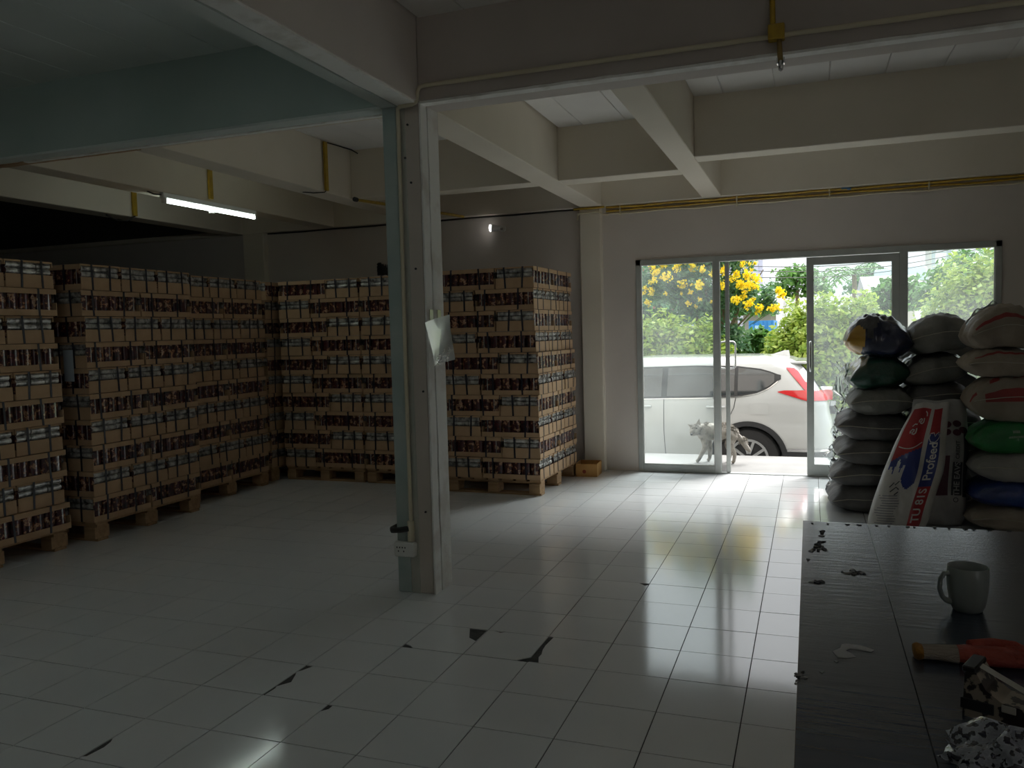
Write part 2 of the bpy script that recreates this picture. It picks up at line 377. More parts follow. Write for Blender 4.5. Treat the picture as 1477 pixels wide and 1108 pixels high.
# ------------------------------------------------------------------ glass doors
door = struct(empty('door_1'), 'grey aluminium glass shopfront with one leaf standing open')
fy0, fy1 = 5.345, 5.41
fr = MB()
fr.cbox(DX0, DX0 + .05, fy0, fy1, 0, DZ, .003).cbox(DX1 - .05, DX1, fy0, fy1, 0, DZ, .003).cbox(DX0, DX1, fy0, fy1, DZ - .055, DZ, .003)
fr.cbox(.275, .335, fy0, fy1, 0, DZ - .05, .003).cbox(1.875, 1.935, fy0, fy1, 0, DZ - .05, .003)
fr.cbox(DX0 + .04, .28, fy0 + .005, fy1 - .005, 0, .075, .003).cbox(1.93, DX1 - .04, fy0 + .005, fy1 - .005, 0, .075, .003)
fr.box(.33, 1.88, fy0 + .02, fy1, 0, .008)
fr.build('door_frame', alu_m, door)
for a, b in ((DX0 + .045, .28), (1.93, DX1 - .045)):
    bd = MB().box(a, a + .012, fy0 + .012, fy0 + .03, .07, DZ - .05).box(b - .012, b, fy0 + .012, fy0 + .03, .07, DZ - .05).box(a, b, fy0 + .012, fy0 + .03, .07, .08)
    bd.build('glazing_bead', wht_m, door)
    MB().box(a, b, fy0 + .031, fy0 + .037, .07, DZ - .05).build('pane', glass_m, door)
def leaf(loc, rz, w, flip, label):
    L = MB().cbox(0, .062, -.02, .02, .012, DZ - .06, .003).cbox(w - .062, w, -.02, .02, .012, DZ - .06, .003)
    L.cbox(.05, w - .05, -.019, .019, .012, .115, .003).cbox(.05, w - .05, -.019, .019, DZ - .13, DZ - .06, .003)
    lf = L.build('door_leaf', alu_m, door); lf.location = loc; lf.rotation_euler = (0, 0, rz); lf['label'] = label
    MB().box(.055, w - .055, -.003, .003, .11, DZ - .125).build('pane', glass_m, lf)
    hx = w - .031 if not flip else .031
    for s in (-1, 1):
        MB().tube([(hx, s * .018, .97), (hx, s * .06, .975), (hx, s * .075, .99), (hx, s * .078, 1.02), (hx, s * .078, 1.20), (hx, s * .075, 1.23), (hx, s * .06, 1.245), (hx, s * .018, 1.25)], .0095, 8).build('handle', steel_m, lf, 60)
    return lf
leaf((1.105, 5.375, 0), 0, .77, True, 'closed glass door leaf beside the stacked sacks')
leaf((.40, 5.385, 0), PI / 2 + .094, .72, False, 'glass door leaf swung outwards and seen edge on')
# sill and porch
struct(MB().box(-9.2, XR + 3, 5.46, 6.80, -.7, -.04).build('porch_slab', mat('porch_concrete', (.22, .217, .21), .85, col2=(.26, .255, .245), scale=3, bump=.1)), 'light grey concrete porch slab outside the doors')
struct(MB().box(-.6, 2.8, 5.36, 5.48, -.1, -.002).build('door_sill', mat('sill_concrete', (.62, .62, .60), .7)), 'concrete threshold under the glass doors')

# ------------------------------------------------------------------ cartons on pallets
CL, CW, CH_ = .545, .362, .182
def carton_meshes():
    L, Wd, H = CL / 2 - .0085, CW / 2 - .0085, CH_ - .004
    t = MB()
    t.box(-L, L, -Wd, Wd, 0, .006)
    for s in (-1, 1):
        t.box(-L, L, s * Wd - .003, s * Wd + .003, 0, .04)
        t.box(s * L - .003, s * L + .003, -Wd, Wd, 0, .088)
    tray = t.mesh('tray', card_m)
    t = MB(); t.box(-L, L, -Wd, Wd, H - .006, H)
    for s in (-1, 1):
        t.box(-L, L, s * Wd - .003, s * Wd + .003, H - .034, H)
        t.box(s * L - .004, s * L + .002, -Wd, Wd, H - .012, H)
    lid = t.mesh('lid', card_m)
    p = MB(); n = 6
    for s in (-1, 1):
        for k in range(n):
            cx = -L + .012 + (k + .5) * (2 * L - .024) / n; r = (2 * L - .024) / n / 2 - .003
            prof = [(cx + r * math.cos(a) * 1.0, s * (Wd - .040) + s * .030 * math.sin(a) ** .6) for a in [PI * q / 8 for q in range(9)]]
            pts = [(x, y, z) for z in (.006, H - .007) for x, y in prof]
            p.grid(pts, 9, 2)
    packs = p.mesh('printed_packs', print_m, 50)
    p = MB(); n = 3
    for s in (-1, 1):
        for k in range(n):
            w = (2 * Wd - .016) / n; c0 = -Wd + .008 + k * w + .004
            for zc in (.108, .150):
                prof = [(s * (L - .030) + s * .026 * math.sin(a) ** .6, zc + .0215 * math.cos(a)) for a in [PI * q / 6 for q in range(7)]]
                p.grid([(x, c0 + f * (w - .008) - (0), z) for f in (0, 1) for x, z in prof], 7, 2)
        p.box(s * (L - .05) - .004, s * (L - .05) + .004, -Wd + .01, Wd - .01, .006, H - .008)
    film = p.mesh('wrapped_pack_ends', silver_m, 50)
    e = .0035; w = .0075
    q = MB(); q.box(-w, w, -Wd - e - .002, -Wd - e, .0, H + .002).box(-w, w, Wd + e, Wd + e + .002, .0, H + .002).box(-w, w, -Wd - e, Wd + e, H, H + .002)
    s1 = q.mesh('strap', strap_m)
    q = MB(); q.box(-L - e - .002, -L - e, -w, w, .0, H + .002).box(L + e, L + e + .002, -w, w, .0, H + .002).box(-L - e, L + e, -w, w, H, H + .0015)
    s2 = q.mesh('strap', strap_m)
    return tray, lid, packs, film, s1, s2
TRAY, LID, PACKS, FILM, S1, S2 = carton_meshes()
ORD = ['bottom', 'second', 'third', 'fourth', 'fifth', 'sixth', 'seventh', 'eighth', 'ninth', 'top']
def carton(x, y, z, rz, label, group):
    r = link('strapped_carton', TRAY); r.location = (x, y, z); r.rotation_euler = (0, 0, rz + random.uniform(-.009, .009))
    tag(r, label, 'carton', group)
    link('lid', LID, r); a = link('printed_packs', PACKS, r); a['kind'] = 'stuff'; a = link('wrapped_pack_ends', FILM, r); a['kind'] = 'stuff'
    for f in (-.30, .22):
        s = link('strap', S1, r); s.location.x = CL * f + random.uniform(-.02, .02); s.rotation_euler = (0, random.uniform(-.06, .06), 0)
    for f in (-.20, .20):
        s = link('strap', S2, r); s.location.y = CW * f + random.uniform(-.02, .02); s.rotation_euler = (random.uniform(-.06, .06), 0, 0)
    return r
BRD = MB().cbox(-.05, .05, -.5, .5, 0, .018, .002).mesh('deck_board', wood_m)
BLK = MB().cbox(-.05, .05, -.065, .065, 0, .085, .003).mesh('block', wood_m)
STR = MB().cbox(-.5, .5, -.048, .048, 0, .018, .002).mesh('stringer_board', wood_m)
def pallet(cx, cy, rz, lx, ly, label):
    p = empty('wooden_pallet', (cx, cy, 0), rz); tag(p, label, 'pallet', 'pallets under the carton stacks')
    for k in range(7):
        o = link('deck_board', BRD, p); o.location = (-lx / 2 + .05 + k * (lx - .1) / 6, 0, .121); o.scale.y = ly
    for k in range(3):
        yy = -ly / 2 + .06 + k * (ly - .12) / 2
        o = link('stringer_board', STR, p); o.location = (0, yy, .103); o.scale.x = lx
        o = link('bottom_board', STR, p); o.location = (0, yy, 0); o.scale.x = lx
        for q in range(3):
            o = link('block', BLK, p); o.location = (-lx / 2 + .055 + q * (lx - .11) / 2, yy, .018)
    return p
Z0 = .139
def stack(cx, cy, rz, where, layers=10, keep=None, jit=.012, shift=None, phase=0, face_x=True):
    """rows: local x = short side (CL+CW), local y = long side (3*CW); +x is the face turned to the aisle"""
    sx_, sy_ = CL + CW, 3 * CW
    pallet(cx, cy, rz, sx_ - .03, sy_ - .02, 'wooden block pallet under ' + where)
    c, s = math.cos(rz), math.sin(rz)
    for l in range(layers):
        jx, jy = random.uniform(-jit, jit), random.uniform(-jit, jit)
        if shift and l >= shift[0]: jx += shift[1]; jy += shift[2]
        z = Z0 + l * CH_; items = []
        sg = 1 if (l + phase) % 2 == 0 else -1
        for k in (-1, 1): items.append((sg * (sx_ / 2 - CW / 2), k * (CL / 2 + .002), PI / 2, k))            # long sides along y
        for k in (-1, 0, 1): items.append((-sg * (sx_ / 2 - CL / 2), k * CW, 0, k))
        for (x, y, r, kk) in items:
            if keep and not keep(x, y): continue
            x += jx + random.uniform(-.003, .003); y += jy
            face = ('broadside' if r else 'end-on') if face_x and x > 0 else ('end-on' if r else 'broadside')
            carton(cx + c * x - s * y, cy + s * x + c * y, z, rz + r, '%s strapped carton, %s, %s layer of %s' % (face, ({-1: 'end away from door wall', 0: 'mid row', 1: 'end nearest door wall'}[kk] if x > 0 else 'rear row') if face_x else ('second row' if kk > -1 and r == 0 else 'doorward half' if x > 0 else 'half away from doors'), ORD[l], where), 'cartons of ' + where)
SX = CL + CW
stack(-3.60 - SX / 2, 2.265, .01, 'the blue-slip stack', keep=lambda x, y: x > 0 or y < -.2)
stack(-3.66 - SX / 2, 1.57 - 1.5 * CW, .0, 'the green-beam stack', keep=lambda x, y: x > 0, phase=0)
stack(-3.77 - SX / 2, 2.87 + 1.5 * CW, .0, 'the stack below the lamp', keep=lambda x, y: x > 0, phase=0)
stack(-3.83 - SX / 2, 4.07 + 1.5 * CW, .0, 'the half-hidden corner stack', keep=lambda x, y: y < -.2 or (x > 0 and y < .2), phase=1, face_x=False)
stack(-3.78 + SX / 2, 4.20 + 1.5 * CW, .0, 'the stack beside the corner stack', keep=lambda x, y: y < -.2, phase=1, face_x=False, jit=.005)
stack(-2.868 + SX / 2, 4.19 + 1.5 * CW, .0, 'the stack with the duster', keep=lambda x, y: y < -.2, phase=0, face_x=False, jit=.005)
stack(-1.457, 3.96 + 1.5 * CW, -.02, 'the stack by the doors', keep=lambda x, y: x > 0 or y < -.2, shift=(6, -.028, 0), phase=1, jit=.006)
# slip of paper, brush, empty box
o = MB().box(-3.79, -3.70, 1.712, 1.7135, 1.14, 1.36).build('paper_slip', mat('pale_blue_paper', (.45, .52, .58), .8)); tag(o, 'pale blue paper slip stuck on the dark side of a carton stack', 'paper')
# open empty carton on floor beside pilaster
t = empty('open_box', (-.895, 5.06, 0), .06); tag(t, 'small open brown cardboard box on the floor beside the pilaster', 'box')
bxm = mat('orange_brown_card', (.50, .27, .08), .7, col2=(.58, .33, .11), scale=6)
MB().box(-.105, .105, -.12, .12, 0, .005).build('base', bxm, t)
for nm, a in (('side_panel', (-.105, -.1, -.12, .12, .003, .125)), ('side_panel', (.1, .105, -.12, .12, .003, .125)), ('end_panel', (-.105, .105, -.12, -.115, .003, .122)), ('end_panel', (-.105, .105, .115, .12, .003, .125))):
    MB().box(*a).build(nm, bxm, t)
MB().lathe([(0, -.0008), (.018, -.0008), (.018, .0008), (0, .0008)], 16, 'y', (-.02, -.1205, .05)).build('printed_mark', mat('red_print', (.28, .05, .03), .8), t)
# dark brush on top of wall stack
t = empty('feather_duster', (-2.715, 4.40, 1.962), 0); tag(t, 'dark bristly duster lying on top of the carton stack beside the column', 'duster')
MB().tube([(.22, .05, .02), (.05, 0, .03), (.0, 0, .035)], .012, 6).build('handle', black_m, t)
b = MB()
for k in range(140):
    a = random.uniform(0, 2 * PI); e = random.uniform(-1, 1); d = Vector((-abs(math.cos(a)) * .08 - .02, math.sin(a) * .07, e * .06 + .03)); p = Vector((.05, 0, .045)); 
    side = Vector((0, .006, .006)); b.add([p - side, p + side, p + d + side * 1.2, p + d - side * 1.2], [(0, 1, 2, 3)])
o = b.build('bristles', mat('dark_bristle', (.02, .022, .02), .7), t); o['kind'] = 'stuff'

# ------------------------------------------------------------------ services on walls and beams
t = empty('wall_conduits', (0, 5.27, 2.56)); tag(t, 'bundle of yellow and white conduits running along the wall beam', 'conduit')
def wav(x0, x1, y, z, n, a=.004, dz=0): return [(x0 + (x1 - x0) * k / n, y, z + dz * k / n + a * math.sin(k * 1.7 + z * 90)) for k in range(n + 1)]
def rel(pts, o): return [(p[0] - o[0], p[1] - o[1], p[2] - o[2]) for p in pts]
O_ = (0, 5.27, 2.56)
MB().tube(rel(wav(-.74, 4.4, 5.335, 2.595, 30), O_), .011, 6).build('yellow_conduit', yel_m, t, 60)
MB().tube(rel(wav(-.74, 4.4, 5.345, 2.565, 30), O_), .010, 6).build('yellow_conduit', yel_m, t, 60)
MB().tube(rel(wav(-.74, 4.4, 5.350, 2.535, 30, .005), O_), .008, 6).build('white_cable', crm_m, t, 60)
MB().tube(rel(wav(-1.05, -.74, 5.268, 2.595, 4, .001), O_), .011, 6).build('yellow_conduit', yel_m, t, 60)
MB().tube(rel([(-1.03, 5.34, 2.5), (-1.01, 5.28, 2.545), (-.95, 5.266, 2.55), (-.80, 5.266, 2.55), (-.76, 5.3, 2.53), (-.72, 5.345, 2.53)], O_), .008, 6).build('white_cable', crm_m, t, 60)
MB().tube(rel(wav(-4.7, -1.0, 5.345, 2.6, 16, .003), O_), .009, 6).build('dark_cable', wire_m, t, 60)
MB().tube(rel([(1.40, 5.335, 2.597), (1.48, 5.335, 2.594)], O_), .0125, 6).build('blue_tape', mat('blue_tape', (.08, .22, .42), .5), t, 60)
for x in (-.6, .5, 1.3, 2.1): MB().box(x - .006, x + .006, 5.325 - 5.27, 5.36 - 5.27, 2.52 - 2.56, 2.61 - 2.56).build('clip', crm_m, t)
# conduit on main beam with junction box and lamp holder
t = empty('beam_conduit', (1.0, 1.3, 2.68)); tag(t, 'cream conduit with yellow junction box and bulb holder on the main beam', 'conduit')
Oc = (1.0, 1.3, 2.68)
MB().tube(rel([(-.72, 1.283, 2.68), (.3, 1.285, 2.678), (.97, 1.285, 2.678)], Oc), .012, 8).build('cream_pipe', crm_m, t, 60)
MB().tube(rel([(1.03, 1.285, 2.678), (2.0, 1.285, 2.674), (4.5, 1.285, 2.67)], Oc), .012, 8).build('cream_pipe', crm_m, t, 60)
MB().cbox(-.035, .035, -.055, .0, -.025, .04, .004).build('junction_box', yel_m, t)
MB().tube([(-.015, -.02, .035), (-.018, -.018, .36)], .012, 8).build('yellow_riser', yel_m, t, 60)
h = MB().tube([(.012, -.03, -.02), (.014, -.035, -.07), (.017, -.04, -.125)], [.010, .012, .013], 10).build('bulb_holder', mat('brass', (.35, .24, .09), .35, .7), t, 60)
MB().lathe([(.002, -.165), (.009, -.16), (.011, -.14), (.0115, -.12)], 10, 'z', (.018, -.042, 0)).build('holder_tip', steel_m, t, 60)
MB().box(.002, .007, -.06, -.03, -.135, -.11).build('clip', steel_m, t); MB().box(.030, .035, -.06, -.03, -.135, -.11).build('clip', steel_m, t)
# yellow conduits with wires on the left ribs
t = empty('wall_riser', (-2.65, 3.36, 2.62)); tag(t, 'yellow conduit riser with a loose drooping wire on the rib', 'conduit')
MB().box(0, .018, -.02, .02, 0, .40).build('yellow_channel', yel_m, t)
MB().tube([(.01, 0, .39), (.012, .03, .40), (.02, .2, .405), (.05, .35, .40), (.09, .5, .36), (.11, .62, .28), (.12, .66, .22)], .005, 6).build('loose_wire', wire_m, t, 60)
MB().tube([(.01, 0, .01), (.0, -.02, -.015), (-.08, -.06, -.02), (-.16, -.1, -.012)], .005, 6).build('loose_wire', wire_m, t, 60)
t = empty('yellow_riser', (-3.772, 3.285, 2.63)); tag(t, 'short yellow conduit above the fluorescent lamp', 'conduit')
MB().box(0, .02, -.022, .022, 0, .3).build('yellow_channel', yel_m, t)
t = empty('yellow_riser', (-4.99, 3.66, 2.62)); tag(t, 'yellow conduit on the edge beam with a dangling wire', 'conduit')
MB().box(0, .02, -.025, .025, 0, .26).build('yellow_channel', yel_m, t)
MB().tube([(.01, 0, 0), (-.02, -.06, -.05), (-.05, -.15, -.06), (-.06, -.28, -.02)], .008, 6).build('loose_wire', wire_m, t, 60)
t = empty('capped_pipe', (-2.60, 3.75, 2.60)); tag(t, 'short horizontal conduit stub under the rib', 'conduit')
MB().tube([(0, 0, 0), (.25, .9, 0), (.4, 1.45, 0)], .014, 8).build('pipe', yel_m, t, 60); MB().lathe([(0, -.02), (.02, -.02), (.02, .02), (0, .02)], 10, 'y', (0, 0, 0)).build('cap', black_m, t)
# fluorescent lamp
t = empty('fluorescent_lamp', (-3.80, 2.74, 2.61)); t.rotation_euler = (0, 0, -.02); tag(t, 'lit white fluorescent tube lamp under the ceiling rib', 'lamp')
MB().cbox(-.022, .022, 0, 1.16, -.045, 0, .004).build('batten', mat('lamp_enamel', (.8, .82, .8), .35), t)
MB().tube([(.012, .03, -.068), (.012, 1.13, -.068)], .014, 12).build('tube', mat('lit_tube', (1, 1, 1), .3, emit=(.86, 1.0, .93), es=9.), t, 60)
for y in (.018, 1.142): MB().cbox(-.012, .03, y - .012, y + .012, -.085, -.04, .003).build('end_cap', wht_m, t)
MB().cbox(-.01, .012, .55, .6, -.1, -.085, .003).build('starter', wht_m, t)
MB().tube([(0, 0, -.02), (-.02, -.06, -.02), (-.05, -.10, .0)], .006, 6).build('cable', wire_m, t)
# unseen twin tube lamp, added outside the frame to brighten the room
for x, y, lb in ((-2.3, -.9, 'unseen twin tube fill lamp added in the green painted bay'),):
    t = empty('fill_lamp', (x, y, ZS)); tag(t, lb, 'lamp')
    MB().cbox(-.09, .09, -.62, .62, -.06, 0.002, .006).build('housing', MT['lamp_enamel'], t)
    for sx_ in (-.05, .05): MB().tube([(sx_, -.59, -.085), (sx_, .59, -.085)], .015, 12).build('tube', MT['fill_tube'] if 'fill_tube' in MT else mat('fill_tube', (1, 1, 1), .3, emit=(.90, 1.0, .96), es=7.), t, 60)
# spot lamp on back wall
t = empty('wall_spotlight', (-1.83, 5.36, 2.47)); tag(t, 'small white lit spotlight on the wall above the cartons', 'lamp')
MB().lathe([(0, 0), (.035, 0), (.035, -.02), (0, -.02)], 16, 'y').build('wall_plate', wht_m, t, 40)
MB().tube([(.0, -.02, 0), (.01, -.05, -.01), (-.01, -.08, -.01)], .01, 8).build('arm', steel_m, t, 60)
MB().tube([(0, -.08, -.01), (-.03, -.09, -.005), (-.085, -.105, .0)], [.02, .028, .04], 14).build('head', mat('spot_shell', (.8, .8, .78), .3), t, 60)
MB().lathe([(0, 0), (.036, .0), (.034, .012), (0, .018)], 16, 'x', (-.10, -.108, 0)).build('lens', mat('lit_lens', (1, 1, 1), .3, emit=(1, .98, .94), es=4.), t, 60)
# plastic sleeve on the column
t = empty('plastic_sleeve', (-.76, 1.42, 1.49)); tag(t, 'clear plastic document sleeve taped to the concrete column', 'sleeve')
b = MB(); nu, nv = 9, 12; pts = []
for j in range(nv):
    for i in range(nu):
        u, v = i / (nu - 1), j / (nv - 1); y = (-.175 + .30 * u) * (1 - .22 * v) + .035 * v; z = -.005 - .24 * v + (.045 * u - .02) * (1 - v * .4)
        pts.append((.008 + .02 * abs(u - .35) + .012 * math.sin(5 * u + 3 * v) * v + .01 * v, y, z))
sl_m = glass_mat('milky_film', .5, (.93, .95, .97), .4, 1.12); b.grid(pts, nu, nv); b.build('sleeve', sl_m, t, 180)
for y in (-.075, .02): MB().cbox(.004, .008, y - .022, y + .022, -.02, .045, .0015).build('tape', mat('shiny_tape', (.70, .68, .55), .12, coat=1.), t)
b = MB()
for k in range(26):
    y = random.uniform(-.07, .11); z = -.24 + random.uniform(0, .05) + .18 * (y + .0) ; a = random.uniform(-.5, .9); l = random.uniform(.02, .045)
    b.tube([(.026, y, z), (.034, y + l * .5 * math.cos(a), z + l * .5 * math.sin(a)), (.026, y + l * math.cos(a), z + l * math.sin(a))], .003, 5)
b.build('crumpled_edge', mat('shiny_fold', (.85, .86, .84), .1, coat=1.), t, 60)

# ------------------------------------------------------------------ lettering helper
def text_mesh(txt, size, font_bold=True):
    cu = bpy.data.curves.new('txt', 'FONT'); cu.body = txt; cu.size = size; cu.align_x = 'CENTER'; cu.align_y = 'CENTER'; cu.resolution_u = 3
    if font_bold: cu.offset = size * .018
    ob = bpy.data.objects.new('txt', cu); COL.objects.link(ob)
    dg = bpy.context.evaluated_depsgraph_get(); me = bpy.data.meshes.new_from_object(ob.evaluated_get(dg))
    bpy.data.objects.remove(ob); return me
def wrap_text(name, txt, size, fn, m, parent, ang=0., at=(0, 0), bold=True):
    me = text_mesh(txt, size, bold); c, s = math.cos(ang), math.sin(ang)
    bm = bmesh.new(); bm.from_mesh(me)
    for _ in range(1): bmesh.ops.subdivide_edges(bm, edges=[e for e in bm.edges if e.calc_length() > size * .2], cuts=2)
    for v in bm.verts:
        x, y = v.co.x, v.co.y; v.co = Vector(fn(at[0] + c * x - s * y, at[1] + s * x + c * y))
    bm.to_mesh(me); bm.free(); me.materials.clear(); me.materials.append(m)
    return link(name, me, parent)

# ------------------------------------------------------------------ sacks
def sackmat(name, c1, c2, rough=.55, coat=0., bump=.6): return mat(name, c1, rough, col2=c2, scale=7, bump=bump, bscale=16, coat=coat, detail=8)
grey_s = sackmat('grey_woven_sack', (.15, .145, .14), (.095, .092, .09)); grey2_s = sackmat('pale_grey_sack', (.24, .24, .215), (.16, .16, .145))
dark_s = sackmat('dark_sack', (.05, .05, .055), (.09, .09, .095), .35, .3); bei_s = sackmat('beige_sack', (.34, .29, .23), (.26, .22, .17)); red_s = sackmat('red_print_sack', (.34, .035, .03), (.24, .03, .03))
grn_s = sackmat('green_sack', (.02, .22, .05), (.015, .15, .04), .35, .4); dgr_s = sackmat('dark_green_sack', (.012, .07, .045), (.01, .05, .03), .3, .5)
blu_s = sackmat('blue_sack', (.012, .04, .20), (.01, .03, .14), .3, .5); nav_s = sackmat('navy_film_sack', (.012, .018, .05), (.02, .025, .06), .25, .6)
yel_s = sackmat('yellow_sack', (.52, .30, .02), (.42, .22, .02), .35, .4); wht_s = sackmat('white_woven_sack', (.38, .37, .34), (.29, .28, .26)); blkf = sackmat('black_film', (.02, .02, .022), (.03, .03, .032), .32, .25, .9)
thread_m = mat('seam_thread', (.45, .42, .34), .8)
film_m = glass_mat('clear_crumpled_film', .30, (.92, .94, .95), .15, 1.25)
def pillow(w, l, t, seed, nA=34, nB=40, crown=0., sag=.06, wr=1.):
    """lying sack: local x across (pinched seams at both ends), y along, z up from the underside"""
    r = random.Random(seed); ph = [r.uniform(0, 6.28) for _ in range(8)]
    def f(a, b, top):
        A = max(0., 1 - abs(a) ** 2.2); B = max(0., 1 - abs(b) ** 5)
        h = (A ** .62) * (B ** .5)
        x = a * w / 2 * (1 - .05 * (1 - abs(b)) ** 0 * abs(b) ** 3); y = b * l / 2 * (1 - .06 * abs(a) ** 2)
        z = t * .42 + (t * .58 * h if top else -t * .42 * min(1, h * 1.25))
        z += wr * h * (.006 * math.sin(9 * a + 5 * b + ph[0]) + .005 * math.sin(15 * b + 4 * a + ph[1]) + .004 * math.sin(22 * a - 9 * b + ph[2])) * (1 if top else .3)
        z += crown * (1 - a * a) - sag * t * math.cos(3 * a + ph[3]) * .3 + .01 * math.sin(2.2 * a + ph[4])
        x += .006 * math.sin(9 * b + ph[5]); y += .007 * math.sin(8 * a + ph[6])
        return (x, y, z)
    return f
PLACED = []
UPV = (Vector((.013, .021, 1)), Vector((.017, -1, .031)), Vector((-1, .023, .019)))
def inside(T_, w):
    votes = 0
    for d in UPV:
        n, o_ = 0, w.copy()
        for _ in range(14):
            h = T_.ray_cast(o_, d)
            if h[0] is None: break
            n += 1; o_ = h[0] + d * 2e-5
        votes += n % 2
    return votes >= 2
def press(me, mw, passes=2, keep_above=0.0):
    inv = mw.inverted(); hit = set()
    for _ in range(passes):
        for v in me.vertices:
            w = mw @ v.co; moved = False
            for lo, hi, T_ in PLACED:
                if not (lo.x < w.x < hi.x and lo.y < w.y < hi.y and lo.z < w.z < hi.z) or not inside(T_, w): continue
                p, n, i, d = T_.find_nearest(w)
                w = p + (p - w).normalized() * .0008 if d > 1e-6 else w; moved = True
            if w.z < keep_above: w.z = keep_above; moved = True
            if moved: v.co = inv @ w; hit.add(v.index)
    me.update(); return hit
def relax(me, mw, hit, k=3):                                     # smooth the dents, then press once more
    bm = bmesh.new(); bm.from_mesh(me); bm.verts.index_update()
    for _ in range(k): bmesh.ops.smooth_vert(bm, verts=[v for v in bm.verts if v.index in hit], factor=.3, use_axis_x=True, use_axis_y=True, use_axis_z=True)
    bm.to_mesh(me); bm.free(); press(me, mw, 2)
def register(me, mw):
    from mathutils.bvhtree import BVHTree
    P = [mw @ v.co for v in me.vertices]; lo = Vector([min(p[k] for p in P) for k in range(3)]); hi = Vector([max(p[k] for p in P) for k in range(3)])
    PLACED.append((lo, hi, BVHTree.FromPolygons(P, [tuple(q.vertices) for q in me.polygons])))
def world_of(o): return Matrix.Translation(o.location) @ o.rotation_euler.to_matrix().to_4x4()
def sack(name, cx, cy, z, w, l, t, rz, mats, label, seed, pattern=None, tilt=(0, 0), crown=0., group='sacks piled beside the glass doors', seam=True, wr=1.):
    o = empty(name, (cx, cy, z), 0); o.rotation_euler = (tilt[0], tilt[1], rz); tag(o, label, 'sack', group)
    f = pillow(w, l, t, seed, crown=crown, wr=wr); b = MB(); nA, nB = 34, 44
    for top in (True, False):
        pts = [f(-1 + 2 * i / (nA - 1), -1 + 2 * j / (nB - 1), top) for j in range(nB) for i in range(nA)]
        base = len(b.f); b.grid(pts, nA, nB)
        if pattern:
            k = base
            for j in range(nB - 1):
                for i in range(nA - 1):
                    b.m[k] = pattern(-1 + 2 * (i + .5) / (nA - 1), -1 + 2 * (j + .5) / (nB - 1), top); k += 1
    me = b.mesh('sack_body', mats, 180); bm = bmesh.new(); bm.from_mesh(me); bmesh.ops.remove_doubles(bm, verts=bm.verts, dist=.0004); bmesh.ops.recalc_face_normals(bm, faces=bm.faces); bm.to_mesh(me); bm.free()
    mw = world_of(o); relax(me, mw, press(me, mw)); register(me, mw)
    link('body', me, o)
    if seam:
        pts = [f(-.97 + 1.94 * k / 24, -.995, True) for k in range(25)]
        sm_ = MB().tube([(x, y - .004, zz + .001) for x, y, zz in pts], .0028, 5).mesh('stitched_seam', thread_m); press(sm_, mw, 1); link('stitched_seam', sm_, o)
    return o, f
# left pile (next to the door leaf)
zz = 0.0
left = [  # x centre, z bottom, width, thickness, material, label
    (1.525, .0, .54, .20, grey_s, 'dark grey woven sack lying on the floor at the bottom of its pile'),
    (1.55, .185, .55, .185, grey_s, 'grey woven sack second from the floor beside the leaning printed sack'),
    (1.575, .355, .54, .20, grey_s, 'grey woven sack third from the floor with a pointed end'),
    (1.585, .535, .54, .215, grey_s, 'grey woven sack fourth from the floor with pale stitching'),
    (1.62, .725, .45, .215, grey2_s, 'grey sack directly under the dark green sack'),
]
for k, (x, z, w, t, m, lb) in enumerate(left):
    o, f = sack('feed_sack', x, 4.22 + random.uniform(-.015, .015), z, w, .78, t, random.uniform(-.04, .04), [m], lb, 20 + k)
o, f = sack('feed_sack', 1.615, 4.22, .915, .42, .76, .24, .03, [dgr_s], 'shiny dark green plastic sack below the black and yellow one', 31, tilt=(0, -.10), seam=False)
o, f = sack('feed_sack', 1.61, 4.22, 1.13, .47, .76, .30, -.02, [nav_s, yel_s, blkf], 'black film covered sack with navy and yellow corner on top of its pile', 32,
            pattern=lambda a, b, top: (2 if top and b > -.86 + .10 * math.sin(6 * a) + .10 * a else (1 if a < -.42 + .1 * math.sin(9 * b) else 0)), tilt=(0, .03), crown=.03, seam=False, wr=1.6)
# middle pile
mid = [(1.99, .0, .54, .20, grey_s, 'grey sack at the floor behind the leaning printed sacks'), (2.0, .185, .50, .20, grey_s, 'grey sack behind the leaning sacks, second from the floor'),
       (2.02, .37, .55, .22, grey_s, 'grey sack peeping out behind the top of the leaning printed sack'), (2.03, .575, .58, .22, dark_s, 'dark sack in the gap above the leaning printed sacks')]
for k, (x, z, w, t, m, lb) in enumerate(mid):
    sack('feed_sack', x + .015, 4.27, z, w - .06, .72, t, random.uniform(-.03, .03), [m], lb, 40 + k)
sack('feed_sack', 2.0, 4.27, .775, .46, .72, .19, 0., [grey_s], 'tilted grey sack under the dark sack with folded pale edge', 50, tilt=(0, -.16))
o, f = sack('feed_sack', 2.0, 4.26, .945, .47, .72, .22, .02, [dark_s, grey2_s], 'tilted dark sack with a folded pale grey edge', 51, pattern=lambda a, b, top: 1 if b < -.80 + .0 * a else 0, tilt=(0, -.20))
sack('feed_sack', 2.03, 4.25, 1.165, .47, .72, .265, -.02, [grey2_s], 'pale grey rounded sack on top of the middle pile', 52, tilt=(0, -.05), crown=.02)
